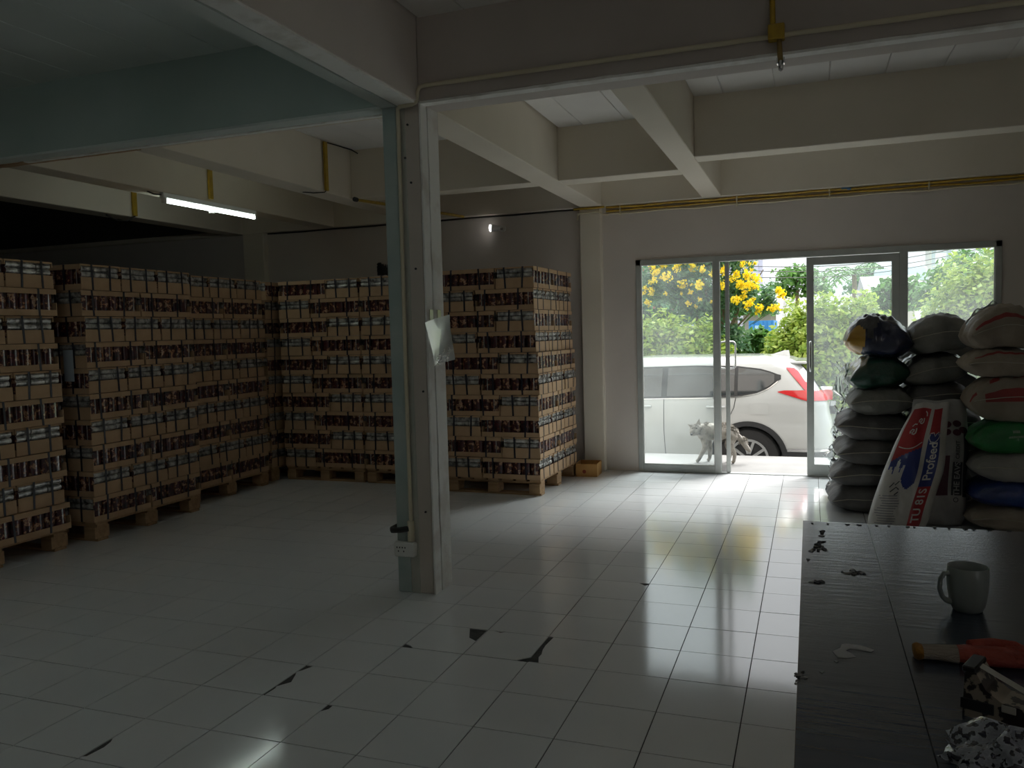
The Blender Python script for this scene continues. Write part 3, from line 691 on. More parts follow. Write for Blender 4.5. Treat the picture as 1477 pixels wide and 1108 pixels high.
# right pile
def stripes(*bs):
    def p(a, b, top):
        if not top or abs(a) > .82: return 0
        return 1 if any(lo + .05 * math.sin(3 * a) < b < hi + .05 * math.sin(3 * a) for lo, hi in bs) else 0
    return p
sack('feed_sack', 2.43, 3.66, .0, .64, .50, .18, .0, [bei_s], 'tan sack on the floor under the blue sack', 60)
sack('feed_sack', 2.45, 3.66, .165, .64, .50, .19, .0, [blu_s], 'shiny blue sack near the floor in the right pile', 61, seam=False)
sack('feed_sack', 2.45, 3.665, .33, .63, .50, .21, .0, [wht_s], 'dirty white sack between the green and blue sacks', 62)
o, f = sack('feed_sack', 2.45, 3.66, .525, .64, .50, .225, .0, [grn_s], 'bright green printed sack under the red and beige one', 63, seam=False)
lt_m = mat('pale_print', (.42, .50, .40), .6)
wrap_text('printed_lettering', 'IIIIII', .030, lambda x, y: (lambda p: (p[0], p[1] - .004, p[2] + .003))(f(x / .33, -.965 + y * 1.1, True)), lt_m, o, at=(-.08, .0))
wrap_text('printed_lettering', 'IIIIIIIIIIIIIIII IIII', .026, lambda x, y: (lambda p: (p[0], p[1] - .004, p[2] + .003))(f(x / .33, -.995 + y * .35, True)), lt_m, o, at=(-.06, .0))
def u3(a, b, top):
    if not top: return 0
    if -.99 < b < -.955 and -.75 < a: return 1
    if -.78 < b < -.70 and a > -.2: return 1
    if -.80 < b < -.62 and -.66 < a < -.46: return 1
    if -.93 < b < -.80 and a < -.86: return 1
    return 0
sack('feed_sack', 2.44, 3.65, .735, .65, .50, .32, .0, [bei_s, red_s], 'plump beige sack with red bands and a red square, on the green sack', 64, pattern=u3, crown=.01)
sack('feed_sack', 2.335, 3.67, 1.02, .48, .48, .20, .0, [bei_s, red_s], 'flat beige sack with one red band below the topmost striped sack', 65, pattern=lambda a, b, top: 1 if top and -.93 < b < -.87 and abs(a) < .8 else 0)
sack('feed_sack', 2.335, 3.67, 1.19, .45, .48, .275, .03, [bei_s, red_s], 'domed beige sack with one red band on top of the right pile', 66, pattern=lambda a, b, top: 1 if top and -.95 < b < -.90 and -.85 < a < .8 else 0, crown=.02)
sack('feed_sack', 2.87, 4.25, .0, .46, .60, .31, .0, [grey_s], 'bottom grey sack of the rightmost pile', 70)
sack('feed_sack', 2.87, 4.25, .295, .46, .60, .31, .0, [grey_s], 'grey sack under the dark green sack at the right', 69)
sack('feed_sack', 2.87, 4.25, .59, .46, .60, .40, .0, [dgr_s], 'dark green sack supporting the white sack', 68, seam=False)
sack('feed_sack', 2.82, 4.24, .97, .44, .58, .42, .06, [wht_s], 'white sack at the right beyond the striped sacks', 67, crown=.02)
sack('feed_sack', 2.14, 4.96, .0, .72, .56, .62, .0, [grey_s], 'bulky grey sack in the row behind the middle pile', 71, seam=False)
sack('feed_sack', 2.14, 4.96, .60, .72, .56, .42, .0, [dark_s], 'bulky dark sack behind the gap between middle and right piles', 72, seam=False)
sack('feed_sack', 2.13, 4.96, 1.0, .70, .54, .28, .0, [grey_s], 'grey sack behind the tops of the middle pile', 73, seam=False)
# crumpled clear film hanging from the left pile and top of right pile
def crumple(name, c, sx_, sy_, sz_, seed, label, m=film_m, parent=None, n=26):
    r = random.Random(seed); ph = [r.uniform(0, 6.28) for _ in range(9)]; b = MB(); pts = []
    for j in range(n):
        for i in range(n):
            u, v = i / (n - 1), j / (n - 1); e = 1 - .35 * abs(math.sin(4 * v + ph[0])) - .2 * abs(math.sin(9 * v + ph[1]))
            d = .5 * math.sin(7 * u + 5 * v + ph[2]) + .3 * math.sin(13 * v - 6 * u + ph[3]) + .2 * math.sin(23 * u + 11 * v + ph[4])
            pts.append((c[0] + sx_ / 2 - (1 - u) * sx_ * e + .008 * math.sin(19 * v + ph[5]), c[1] + d * sy_ * .5, c[2] + (v - .5) * sz_ + .02 * math.sin(9 * u + ph[6])))
    b.grid(pts, n, n); fm_ = b.mesh(name, m, 180); press(fm_, Matrix(), 3, .002); o = link(name, fm_, parent)
    if not parent: tag(o, label, 'plastic film')
    return o
crumple('plastic_film', (1.345, 4.30, .93), .15, .12, .30, 3, 'crumpled clear plastic film hanging beside the dark green sack')
crumple('plastic_film', (1.325, 4.42, .58), .12, .16, .30, 4, 'crumpled clear plastic film hanging beside the grey sacks')
crumple('plastic_film', (1.285, 4.34, .325), .13, .12, .22, 5, 'crumpled clear plastic film tucked between the lower grey sacks')
crumple('plastic_film', (1.28, 4.40, .10), .10, .14, .17, 6, 'crumpled clear plastic film touching the floor beside the pile')
def drape(cx, cy, sx_, sy_, lift, seed, label, n=30):
    r = random.Random(seed); ph = [r.uniform(0, 6.28) for _ in range(6)]; pts = []
    for j in range(n):
        for i in range(n):
            x, y = cx + sx_ * (i / (n - 1) - .5), cy + sy_ * (j / (n - 1) - .5); z = None
            for lo, hi, T_ in PLACED:
                h = T_.ray_cast(Vector((x, y, 2.2)), Vector((0, 0, -1)))
                if h[0] is not None: z = h[0].z if z is None else max(z, h[0].z)
            e = 16 * (i / (n - 1)) * (1 - i / (n - 1)) * (j / (n - 1)) * (1 - j / (n - 1))
            fold = abs(.5 * math.sin(38 * x + 21 * y + ph[0]) + .3 * math.sin(57 * y - 26 * x + ph[1]) + .2 * math.sin(90 * x + ph[2]))
            pts.append((x, y, (z if z is not None else 0) + .002 + lift * fold * e))
    o = MB().grid(pts, n, n).build('plastic_film', film_m, None, 180); return tag(o, label, 'plastic film')
drape(2.25, 3.78, .22, .14, .035, 7, 'crumpled clear plastic film lying on the domed striped sack')
drape(2.84, 4.22, .22, .26, .03, 8, 'crumpled clear plastic film on the white sack')
# standing printed sacks
def stand(W_, H_, D_, top=.55, seed=0, lean=0.):
    r = random.Random(seed); ph = [r.uniform(0, 6.28) for _ in range(6)]
    def half(v): return W_ / 2 * (1 - (1 - top) * max(0, (v - .45) / .55) ** 1.3) * (1 - .10 * max(0, (.12 - v) / .12) ** 2)
    def dep(v): return D_ * (max(0.0, 1 - v ** 2.2) ** .75 * (1 - .35 * max(0, (.1 - v) / .1) ** 2) + .03)
    def f(u, v, side=-1):                                     # u -1..1 across, v 0..1 up
        c = max(0., 1 - abs(u) ** 3.2) ** .55
        y = side * dep(v) * .5 * c + .008 * math.sin(7 * u + 9 * v + ph[0]) * c + .005 * math.sin(17 * v + 5 * u + ph[1]) * c
        return (u * half(v) + .004 * math.sin(11 * v + ph[2]) + lean * v * H_, y, v * H_ + .006 * math.sin(5 * u + ph[3]) * v)
    return f
whp = sackmat('white_printed_sack', (.56, .55, .52), (.47, .46, .43), .4, .3, .3); redp = sackmat('print_red', (.42, .022, .03), (.34, .02, .025), .4, .3, .3)
blup = sackmat('print_blue', (.02, .04, .22), (.016, .03, .17), .4, .3, .3); inkw = mat('white_print', (.62, .62, .60), .5); inkd = mat('dark_print', (.05, .05, .06), .6); marp = sackmat('print_maroon', (.085, .012, .03), (.065, .012, .025), .5, .1, .3)
f = stand(.375, .86, .25, .56, 3, .30)
o = empty('standing_sack', (1.665, 3.37, .0), 0); o.rotation_euler = (-.10, .0, .16); tag(o, 'white sack with blue and red print leaning against the sack piles', 'sack', 'printed sacks standing on the floor')
def pf(u, v, front):
    if not front or v > .955: return 0
    if -.02 < u < .60 and False: return 0
    if .12 < u < .60:                                         # side stripe
        if v < .365: return 1
        if v < .76: return 2
        return 1
    if u < -.04:
        s = .66 + .10 * (u + .04) - .12 * max(0, -u - .5) ** 2
        if v > s: return 1 if u > -.94 else 0
        w = .40 + .06 * math.sin(7 * u) + .10 * abs(math.sin(16 * u)) * (u < -.45)
        if v > w: return 2 if u > -.94 else 0
    return 0
b = MB(); nU, nV = 61, 90
for side in (-1, 1):
    base = len(b.f); b.grid([f(-1 + 2 * i / (nU - 1), j / (nV - 1), side) for j in range(nV) for i in range(nU)], nU, nV)
    k = base
    for j in range(nV - 1):
        for i in range(nU - 1): b.m[k] = pf(-1 + 2 * (i + .5) / (nU - 1), (j + .5) / (nV - 1), side == -1); k += 1
b.add([f(-1 + 2 * i / 20, 0, -1) for i in range(21)] + [f(1 - 2 * i / 20, 0, 1) for i in range(21)], [tuple(range(42))])
sb_ = b.mesh('body', [whp, redp, blup], 180); press(sb_, world_of(o), 2, .0005); register(sb_, world_of(o)); link('body', sb_, o)
def on_s(F, W_, H_): return lambda x, y: (lambda p: (p[0], p[1] - .0035, p[2]))(F(x / (W_ / 2), y / H_))
g = on_s(f, .375, .86)
wrap_text('printed_lettering', 'Profeed', .080, g, inkw, o, PI / 2, (.068, .475))
wrap_text('printed_lettering', 'TU 81S', .074, g, inkw, o, PI / 2, (.068, .185))
def stroke(name, pts, w, m, F, par):
    P = [Vector((x, y, 0)) for x, y in pts]; V = []; 
    for i, p in enumerate(P):
        d = (P[min(i + 1, len(P) - 1)] - P[max(i - 1, 0)]).normalized(); nrm = Vector((-d.y, d.x, 0)) * w / 2
        V += [F(p.x + nrm.x, p.y + nrm.y), F(p.x - nrm.x, p.y - nrm.y)]
    bb = MB(); bb.add(V, [(2 * i, 2 * i + 1, 2 * i + 3, 2 * i + 2) for i in range(len(P) - 1)]); return bb.build(name, m, par)
# script-like marks on the red field, animal outline, small print
def curl(cx, cy, s): return [(cx + s * x, cy + s * y) for x, y in ((-.5, -.3), (-.6, .1), (-.3, .4), (.1, .3), (.1, 0), (-.2, -.1), (-.1, -.4), (.3, -.5), (.6, -.2), (.6, .3), (.5, .6))]
stroke('printed_mark', curl(-.105, .665, .036), .010, inkw, g, o); stroke('printed_mark', curl(-.065, .735, .034), .009, inkw, g, o)
stroke('printed_mark', [(-.125, .70), (-.11, .715), (-.09, .712)], .008, inkw, g, o); stroke('printed_mark', [(-.03, .77), (-.035, .79), (-.05, .80)], .008, inkw, g, o)
stroke('printed_outline', [(.03, .655), (.026, .63), (.04, .605), (.068, .60), (.085, .61), (.10, .625), (.115, .65), (.097, .645), (.10, .665), (.08, .655), (.068, .64), (.055, .665), (.03, .66)], .006, inkw, g, o)
stroke('printed_outline', [(-.165 + .15 * k / 12, .57 + .03 * (k / 12) - .03 * math.sin(PI * k / 12)) for k in range(13)], .006, inkw, g, o)
b = MB()
for k in range(12):
    x0, y0 = -.165 + .012 * math.sin(k), .06 + k * .0165; V = [g(x0 + dx, y0 + dy) for dy in (0, .0055) for dx in (0, .025, .05, .075, .10)]
    b.add(V, [(i, i + 1, i + 6, i + 5) for i in range(4)])
b.build('small_print', mat('faint_print', (.22, .22, .25), .6), o)
for pts in ([(-.14, .30), (-.12, .33), (-.11, .315), (-.09, .34)], [(-.13, .27), (-.10, .30), (-.08, .285)], [(-.10, .25), (-.08, .27)]): stroke('printed_mark', pts, .007, inkd, g, o)
# second standing sack
f2 = stand(.39, .86, .20, .86, 9, .07)
o = empty('standing_sack', (1.932, 3.645, .0), 0); o.rotation_euler = (-.13, .0, .05); tag(o, 'grey white sack with maroon panel and black lettering behind the blue and red sack', 'sack', 'printed sacks standing on the floor')
def pf2(u, v, front):
    if not front: return 0
    if -.72 < u < .32 and .24 < v < .55: return 1
    return 2 if u > .80 and .22 < v < .75 else 0
b = MB()
gw = sackmat('dull_white_sack', (.40, .39, .38), (.30, .30, .29), .45, .2, .4)
for side in (-1, 1):
    base = len(b.f); b.grid([f2(-1 + 2 * i / (nU - 1), j / (nV - 1), side) for j in range(nV) for i in range(nU)], nU, nV); k = base
    for j in range(nV - 1):
        for i in range(nU - 1): b.m[k] = pf2(-1 + 2 * (i + .5) / (nU - 1), (j + .5) / (nV - 1), side == -1); k += 1
b.add([f2(-1 + 2 * i / 20, 0, -1) for i in range(21)] + [f2(1 - 2 * i / 20, 0, 1) for i in range(21)], [tuple(range(42))])
sb_ = b.mesh('body', [gw, marp, inkd], 180); press(sb_, world_of(o), 2, .0005); register(sb_, world_of(o)); link('body', sb_, o)
g2 = on_s(f2, .39, .84)
b = MB(); nn = 10
b.grid([g2(.085 + .065 * i / 3, .20 + .22 * j / nn) for j in range(nn + 1) for i in range(4)], 4, nn + 1); b.build('printed_panel', inkd, o)
g2b = lambda x, y: (lambda p: (p[0], p[1] - .003, p[2]))(g2(x, y))
wrap_text('printed_lettering', 'THE EAVS', .052, g2b, mat('grey_print', (.40, .40, .39), .6), o, PI / 2, (.118, .31))
wrap_text('printed_lettering', 'CREDIT', .036, g2, inkd, o, PI / 2, (.115, .50))
for x, y in ((.045, .67), (.115, .675), (.04, .62), (.11, .615), (.155, .635)):
    bb = MB(); bb.add([g2(x, y)] + [g2(x + .030 * math.cos(a) , y + .022 * math.sin(a)) for a in [2 * PI * k / 14 for k in range(14)]], [(0, 1 + k, 1 + (k + 1) % 14) for k in range(14)]); bb.build('printed_oval', marp, o)
stroke('printed_mark', [(.115 + .014 * math.cos(a), .17 + .014 * math.sin(a)) for a in [2 * PI * k / 14 for k in range(15)]], .005, inkd, g2, o)
for y in (.28, .33, .38): stroke('printed_mark', [(-.06, y), (-.03, y + .003)], .008, mat('pale_maroon_print', (.3, .2, .2), .6), g2, o)

# ------------------------------------------------------------------ black table
tb_m = mat('black_plywood', (.030, .040, .062), .22, col2=(.042, .052, .074), scale=3, bump=.04, bscale=8, stretch=(1, 9, 9), spec=.6)
TZ = .77
t = empty('work_table', (1.85, -.85, 0)); tag(t, 'large black plywood table with chipped worn top in the foreground', 'table')
xs = [1.112 - 1.85, 1.304 - 1.85, 2.7 - 1.85]
y0, y1 = -1.95 + .85, .158 + .85
for a, b2 in ((xs[0], xs[1] - .0004), (xs[1] + .0004, xs[2])):
    MB().cbox(a, b2, y0, y1, TZ - .03, TZ, .0010).build('tabletop_board', tb_m, t)
MB().box(xs[0] + .01, xs[2] - .01, y0 + .01, y1 - .01, TZ - .05, TZ - .028).build('under_board', wood_m, t)
for x in (xs[0] + .06, xs[2] - .06):
    for y in (y0 + .06, y1 - .06): MB().cbox(x - .03, x + .03, y - .03, y + .03, 0, TZ - .045, .003).build('leg', wood_m, t)
MB().box(xs[0] + .05, xs[2] - .05, y1 - .08, y1 - .055, TZ - .13, TZ - .045).build('apron', wood_m, t)
def tp(px, py, z=TZ):
    d = r2 * ((px - 738.5) / F_PX) + u2 * ((554 - py) / F_PX) + fw; k = (z - CAM.z) / d.z; p = CAM + d * k; return p.x, p.y
def patch(pxs, m, h=.0012, nm='worn_patch'):
    bb = MB(); pts = [tp(*q) for q in pxs]; bb.prism([(x - 1.85, y + .85) for x, y in pts], TZ - .001, TZ + h); return bb.build(nm, m, t)
splint = mat('splintered_wood', (.05, .047, .045), .8, col2=(.16, .15, .14), scale=60, bump=1., bscale=70, stretch=(1, 4, 1)); bare = mat('glossy_peel', (.22, .22, .21), .25)
def splinters(poly, n, seed):
    r = random.Random(seed); xs_ = [p[0] for p in poly]; ys_ = [p[1] for p in poly]
    for k in range(n):
        i = r.randrange(len(poly)); f_ = r.uniform(.15, 1); cx_, cy_ = sum(xs_) / len(xs_), sum(ys_) / len(ys_)
        x, y = cx_ + (poly[i][0] - cx_) * f_, cy_ + (poly[i][1] - cy_) * f_; l, w_ = r.uniform(4, 11), r.uniform(.8, 2.0)
        patch([(x - l / 2, y), (x, y - w_), (x + l / 2, y + r.uniform(-1, 1)), (x + 1, y + w_)], r.choice([splint, splint, pale_chip, dark_chip]), r.uniform(.0008, .0025), 'splinter')
pale_chip = mat('pale_splinter', (.26, .25, .23), .6); dark_chip = mat('dark_splinter', (.012, .012, .013), .7)
splinters([(1187, 763), (1189, 780), (1191, 795), (1180, 797), (1169, 796), (1178, 785)], 22, 1); splinters([(1211, 825), (1230, 823), (1250, 825), (1247, 828), (1232, 829), (1218, 828)], 14, 2)
splinters([(1163, 840), (1176, 838), (1189, 839), (1180, 841), (1166, 842)], 8, 3); splinters([(1147, 970), (1158, 970), (1162, 978), (1150, 989), (1147, 988)], 12, 4)
patch([(1201, 940), (1212, 935), (1214, 930), (1222, 929), (1240, 931), (1250, 934), (1261, 938), (1256, 941), (1240, 938), (1226, 936), (1220, 939), (1230, 944), (1234, 948), (1222, 950), (1208, 949)], bare, .0008)
patch([(1203, 953), (1210, 954), (1206, 956)], bare); patch([(1182, 969), (1189, 969), (1186, 972)], bare); patch([(1163, 806), (1169, 807), (1165, 810)], splint)
for k in range(14):
    x = 1175 + k * 21 + random.uniform(-6, 6); v = 754 + (x - 1165) * .04; l = random.uniform(3, 9); patch([(x, v), (x + l, v + .4), (x + l, v + 1.6), (x + l * .4, v + 2.2)], splint)
# mug
mx, my = 1.456, -.63
t = empty('mug', (mx, my, TZ)); tag(t, 'plain grey green ceramic mug with one handle on the black table', 'mug')
mug_m = mat('mug_glaze', (.27, .30, .28), .28, spec=.5)
MB().lathe([(.0, .002), (.026, .0), (.030, .003), (.036, .02), (.0405, .05), (.0415, .075), (.0405, .096), (.0395, .098), (.0375, .096), (.0385, .07), (.036, .03), (.028, .008), (0, .006)], 40).build('cup', mug_m, t, 60)
MB().tube([(-.037, -.012, .082), (-.048, -.018, .083), (-.056, -.022, .072), (-.058, -.024, .052), (-.053, -.022, .034), (-.044, -.016, .024), (-.034, -.010, .020)], [.006, .0055, .005, .005, .005, .006, .007], 10).build('handle', mug_m, t, 60)
# work gloves
t = empty('work_gloves', (1.435, -.935, TZ)); t.rotation_euler = (0, 0, .06); tag(t, 'folded pair of white gloves with orange rubber palms on the black table', 'gloves')
cuff_m = mat('knit_cotton', (.55, .48, .40), .9, col2=(.45, .38, .30), scale=30, bump=.8, bscale=90, stretch=(1, 10, 1)); org_m = mat('orange_latex', (.36, .055, .03), .6, col2=(.28, .04, .025), scale=20, bump=.5, bscale=50); hem_m = mat('orange_hem', (.38, .17, .025), .85, bump=.6, bscale=120)
def slug(pts, rs, fl, m, nm, n=12):
    bb = MB(); bb.tube(pts, rs, n); bb.v = [(x, y, pts[0][2] + (z - pts[0][2]) * fl) for x, y, z in bb.v]; return bb.build(nm, m, t, 80)
slug([(-.118, 0, .013), (-.112, 0, .013), (-.104, 0, .013)], [.022, .026, .022], .55, hem_m, 'cuff_hem'); 
slug([(-.106, 0, .013), (-.08, .002, .013), (-.045, .0, .013)], [.023, .024, .029], .5, cuff_m, 'cuff')
slug([(-.055, 0, .014), (-.03, .002, .014), (.02, 0, .014), (.055, .0, .014), (.06, 0, .014)], [.027, .033, .036, .034, .02], .42, org_m, 'palm')
for yy, ln, zz_ in ((.026, .075, .017), (.010, .092, .02), (-.008, .088, .018), (-.026, .07, .014)):
    slug([(.04, yy * .9, zz_), (.07, yy, zz_ + .002), (.05 + ln * .8, yy * 1.1, zz_), (.05 + ln, yy * 1.15, zz_ - .002)], [.010, .0105, .010, .004], .95, org_m, 'finger', 8)
slug([(-.02, .022, .024), (.02, .036, .026), (.06, .04, .022), (.075, .04, .02)], [.011, .011, .010, .004], .9, org_m, 'thumb', 8)
# tape dispenser with printed sides
t = empty('tape_dispenser', (1.425, -1.165, TZ)); t.rotation_euler = (0, 0, -.42); tag(t, 'black and cream floral tape dispenser with white tape roll on the table', 'tape dispenser')
flo = ramp_mat('floral_print', [(.42, (.34, .29, .22)), (.47, (.34, .29, .22)), (.50, (.02, .018, .018)), (.6, (.03, .02, .02))], 34, .35, coat=.4, rnd=False, detail=4)
prof = [(-.055, 0), (.13, 0), (.13, .05), (.11, .062), (.09, .058), (.06, .04), (.03, .034), (.0, .036), (-.022, .05), (-.036, .074), (-.046, .078), (-.052, .07)]
bb = MB(); n = len(prof); wd = .03
bb.add([(x, -wd, z) for x, z in prof] + [(x, wd, z) for x, z in prof], [tuple(range(n)), tuple(range(n, 2 * n))[::-1]] + [(i, (i + 1) % n, n + (i + 1) % n, n + i) for i in range(n)]); bb.build('body', flo, t)
MB().cbox(-.056, -.036, -wd - .001, wd + .001, .072, .082, .002).build('cutter_holder', black_m, t); MB().cbox(-.058, -.01, -wd - .0015, -wd + .002, .012, .030, .001).build('printed_patch', black_m, t)
MB().lathe([(.020, -.012), (.043, -.012), (.043, .012), (.020, .012), (.020, -.012)], 28, 'y', (.075, 0, .066)).build('tape_roll', mat('tape_film', (.62, .62, .58), .15, coat=1.), t, 40)
MB().lathe([(.012, -.013), (.0205, -.013), (.0205, .013), (.012, .013), (.012, -.013)], 24, 'y', (.075, 0, .066)).build('roll_core', wht_m, t, 40)
bb = MB(); bb.add([(-.045, -.01, .081), (-.045, .01, .081), (-.01, .01, .066), (-.01, -.01, .066), (.03, .01, .05), (.03, -.01, .05), (.05, .01, .034), (.05, -.01, .034)], [(0, 1, 2, 3), (3, 2, 4, 5), (5, 4, 6, 7)]); bb.build('tape_end', mat('tape_strip', (.55, .54, .48), .1, coat=1.), t)
MB().cbox(.0, .02, -wd - .001, -wd + .002, .022, .034, .001).build('label', mat('dispenser_label', (.5, .48, .42), .6), t)
# printed bag
t = empty('printed_bag', (1.395, -1.335, TZ)); t.scale = (.86, .86, .8); tag(t, 'crumpled white plastic bag with dark floral print on the table', 'bag')
bagm = ramp_mat('bag_print', [(.40, (.30, .32, .36)), (.53, (.36, .38, .42)), (.555, (.015, .015, .03)), (.7, (.02, .02, .04))], 85, .25, coat=.6, bump=.3, rnd=False, detail=2)
bb = MB(); nU, nV = 30, 16; r_ = random.Random(5); pts = []
for j in range(nV):
    for i in range(nU):
        a = 2 * PI * i / nU; v = j / (nV - 1); rr = math.sin(PI * (.08 + .92 * v) * .5 + (0)) if False else (1 - v ** 3) ** .5
        q = 1 + .16 * math.sin(5 * a + 4 * v) + .10 * math.sin(9 * a - 5 * v) + .07 * r_.uniform(-1, 1)
        pts.append((.085 * math.cos(a) * rr * q, .075 * math.sin(a) * rr * q, max(.0, .066 * v * (1 + .25 * math.sin(3 * a + 1)))))
bb.grid(pts, nU, nV, 0, True); bb.build('bag_body', bagm, t, 45)
bb = MB(); bb.grid([(-.085 + .07 * i / 5 + .01 * math.sin(j * 2), -.05 + .07 * j / 5, .012 + .022 * abs(math.sin(i * 1.3 + j))) for j in range(6) for i in range(6)], 6, 6); bb.build('bag_flap', bagm, t, 60)
bb = MB(); bb.grid([(-.035 + .035 * i / 4, .03 + .02 * j / 4, .035 + .05 * i / 4 - .035 * (i / 4) ** 2 + .01 * j / 4) for j in range(5) for i in range(5)], 5, 5); bb.build('bag_corner', bagm, t, 60)
# printed box at the table's right end
t = empty('printed_box', (1.80, .075, TZ)); tag(t, 'small black and white printed box at the far right of the table', 'box')
MB().cbox(-.036, .10, -.09, .05, 0, .085, .002).build('carton_body', mat('box_white', (.55, .55, .53), .4), t); 
for z0_, z1_ in ((.012, .04), (.052, .076)): MB().box(-.034, .098, -.0912, -.089, z0_, z1_).build('printed_band', inkd, t); MB().box(-.0368, -.0355, -.08, .04, z0_, z1_).build('printed_band', inkd, t)

# ------------------------------------------------------------------ outside
GZ = -.55
def ray_at(px, py, Y):
    d = r2 * ((px - 738.5) / F_PX) + u2 * ((554 - py) / F_PX) + fw; k = (Y - CAM.y) / d.y; p = CAM + d * k; return p
struct(MB().box(-40, 40, 6.7, 10.0, GZ - .2, GZ).build('driveway', mat('driveway_concrete', (.36, .35, .33), .9, col2=(.44, .43, .40), scale=2, bump=.15)), 'grey concrete driveway under the parked car')
struct(MB().box(-90, 90, 10.0, 140, GZ - .2, GZ + .02).build('ground', mat('garden_ground', (.16, .20, .07), .95, col2=(.24, .22, .12), scale=1.2, bump=.3)), 'grassy garden ground behind the driveway')
struct(MB().box(-60, 60, -60, YF - .12, -.3, -.1).build('street', mat('street_concrete', (.42, .41, .39), .9, col2=(.48, .47, .44), scale=2)), 'concrete street at the front of the shop')
struct(MB().box(XR + .12, 60, YF - .12, 6.7, GZ - .2, GZ).build('side_yard', mat('yard_concrete', (.42, .41, .39), .9, col2=(.48, .47, .44), scale=2)), 'concrete side yard')
def leafmat(name, stops, scale=2.2):
    m = ramp_mat(name, stops, scale, .55, rnd=False, detail=6); n = m.node_tree; L = n.links.new
    b = n.nodes['Principled BSDF']; out = n.nodes['Material Output']; tr = n.nodes.new('ShaderNodeBsdfTranslucent'); mx_ = n.nodes.new('ShaderNodeMixShader'); mx_.inputs[0].default_value = .38
    L(b.inputs['Base Color'].links[0].from_socket, tr.inputs[0]); L(b.outputs[0], mx_.inputs[1]); L(tr.outputs[0], mx_.inputs[2]); L(mx_.outputs[0], out.inputs[0]); return m
lime_m = leafmat('lime_hedge_leaf', [(.28, (.08, .18, .03)), (.46, (.25, .37, .05)), (.60, (.42, .50, .10)), (.74, (.18, .31, .05))], 9)
green_l = leafmat('green_leaf', [(.30, (.035, .11, .03)), (.5, (.10, .24, .05)), (.70, (.20, .36, .09))], 9)
teal_l = leafmat('blue_green_leaf', [(.30, (.04, .11, .06)), (.5, (.10, .22, .11)), (.7, (.18, .32, .14))], 9)
flower_m = leafmat('yellow_petal', [(.3, (.80, .56, .01)), (.5, (.88, .70, .02)), (.7, (.92, .78, .06))], 20)
bark_m = mat('bark', (.16, .12, .08), .9, col2=(.24, .19, .13), scale=12, bump=.5)
def leaves(ells, n, lw, ll, seed, mi_fn=None, shell=(.72, 1.06), zmin=None, upness=.5):
    g = np.random.default_rng(seed); vol = np.array([e[1][0] * e[1][1] + e[1][0] * e[1][2] for e in ells]); pick = g.choice(len(ells), n, p=vol / vol.sum())
    C = np.array([e[0] for e in ells])[pick]; R_ = np.array([e[1] for e in ells])[pick]
    d = g.normal(size=(n, 3)); d /= np.linalg.norm(d, axis=1)[:, None]; d[:, 2] = np.where(d[:, 2] < -.3, -d[:, 2], d[:, 2])
    bump_ = 1 + .10 * np.sin(d[:, 0] * 9 + seed) * np.sin(d[:, 2] * 8 + 1) + .07 * np.sin(d[:, 1] * 17 + d[:, 2] * 13)
    P = C + d * R_ * (bump_ * g.uniform(*shell, n))[:, None]
    if zmin is not None: P = P[P[:, 2] > zmin]; d = d[:len(P)]; n = len(P)
    nr = g.normal(size=(n, 3)) * .6 + d[:n] * .6 + np.array([0, 0, upness]); nr /= np.linalg.norm(nr, axis=1)[:, None]
    a = np.cross(nr, g.normal(size=(n, 3))); a /= np.linalg.norm(a, axis=1)[:, None]; b = np.cross(nr, a); s = g.uniform(.7, 1.3, n)[:, None]
    V = np.stack([P - a * ll * s, P + b * lw * s - nr * .15 * lw, P + a * ll * s, P - b * lw * s - nr * .15 * lw], 1).reshape(-1, 3)
    return V, n
def quad_mesh(name, V, n, m):
    me = bpy.data.meshes.new(name); me.vertices.add(4 * n); me.vertices.foreach_set('co', V.astype(np.float32).ravel()); me.loops.add(4 * n); me.loops.foreach_set('vertex_index', np.arange(4 * n, dtype=np.int32))
    me.polygons.add(n); me.polygons.foreach_set('loop_start', np.arange(0, 4 * n, 4, dtype=np.int32)); me.polygons.foreach_set('loop_total', np.full(n, 4, dtype=np.int32)); me.update(calc_edges=True); me.materials.append(m); return me
def shrub(name, base, ells, n, lw, ll, m, label, seed, group='shrubs behind the parked car', cat='shrub', core=.8):
    o = empty(name, base); tag(o, label, cat, group)
    E_ = [((c[0] - base[0], c[1] - base[1], c[2] - base[2]), r) for c, r in ells]
    V, k = leaves(E_, n, lw, ll, seed); f_ = link('foliage', quad_mesh('foliage', V, k, m), o); f_['kind'] = 'stuff'
    b = MB()
    for c, r in E_:
        for q in range(5): b.tube([(c[0] + (q - 2) * .05, c[1], 0), (c[0] + (q - 2) * r[0] * .15, c[1], c[2] * .6), (c[0] + (q - 2) * r[0] * .3, c[1] + r[1] * .2 * math.sin(q * 2), c[2] + r[2] * .5)], [.02, .015, .006], 5)
    b.build('branches', bark_m, o)
    V, k = leaves([(c, (r[0] * core, r[1] * core, r[2] * core)) for c, r in E_], n // 3, lw * 1.6, ll * 1.6, seed + 99, shell=(.6, 1.0)); f_ = link('inner_foliage', quad_mesh('inner_foliage', V, k, m), o); f_['kind'] = 'stuff'
    return o
shrub('hedge_shrub', (-1.3, 10.9, GZ), [((-1.5, 10.7, .45), (1.0, .60, 1.15)), ((-.65, 10.65, .45), (.75, .55, 1.05)), ((-2.6, 10.75, .4), (.9, .6, 1.3))], 16000, .028, .05, lime_m, 'rounded lime green hedge below the yellow flowering tree', 11)
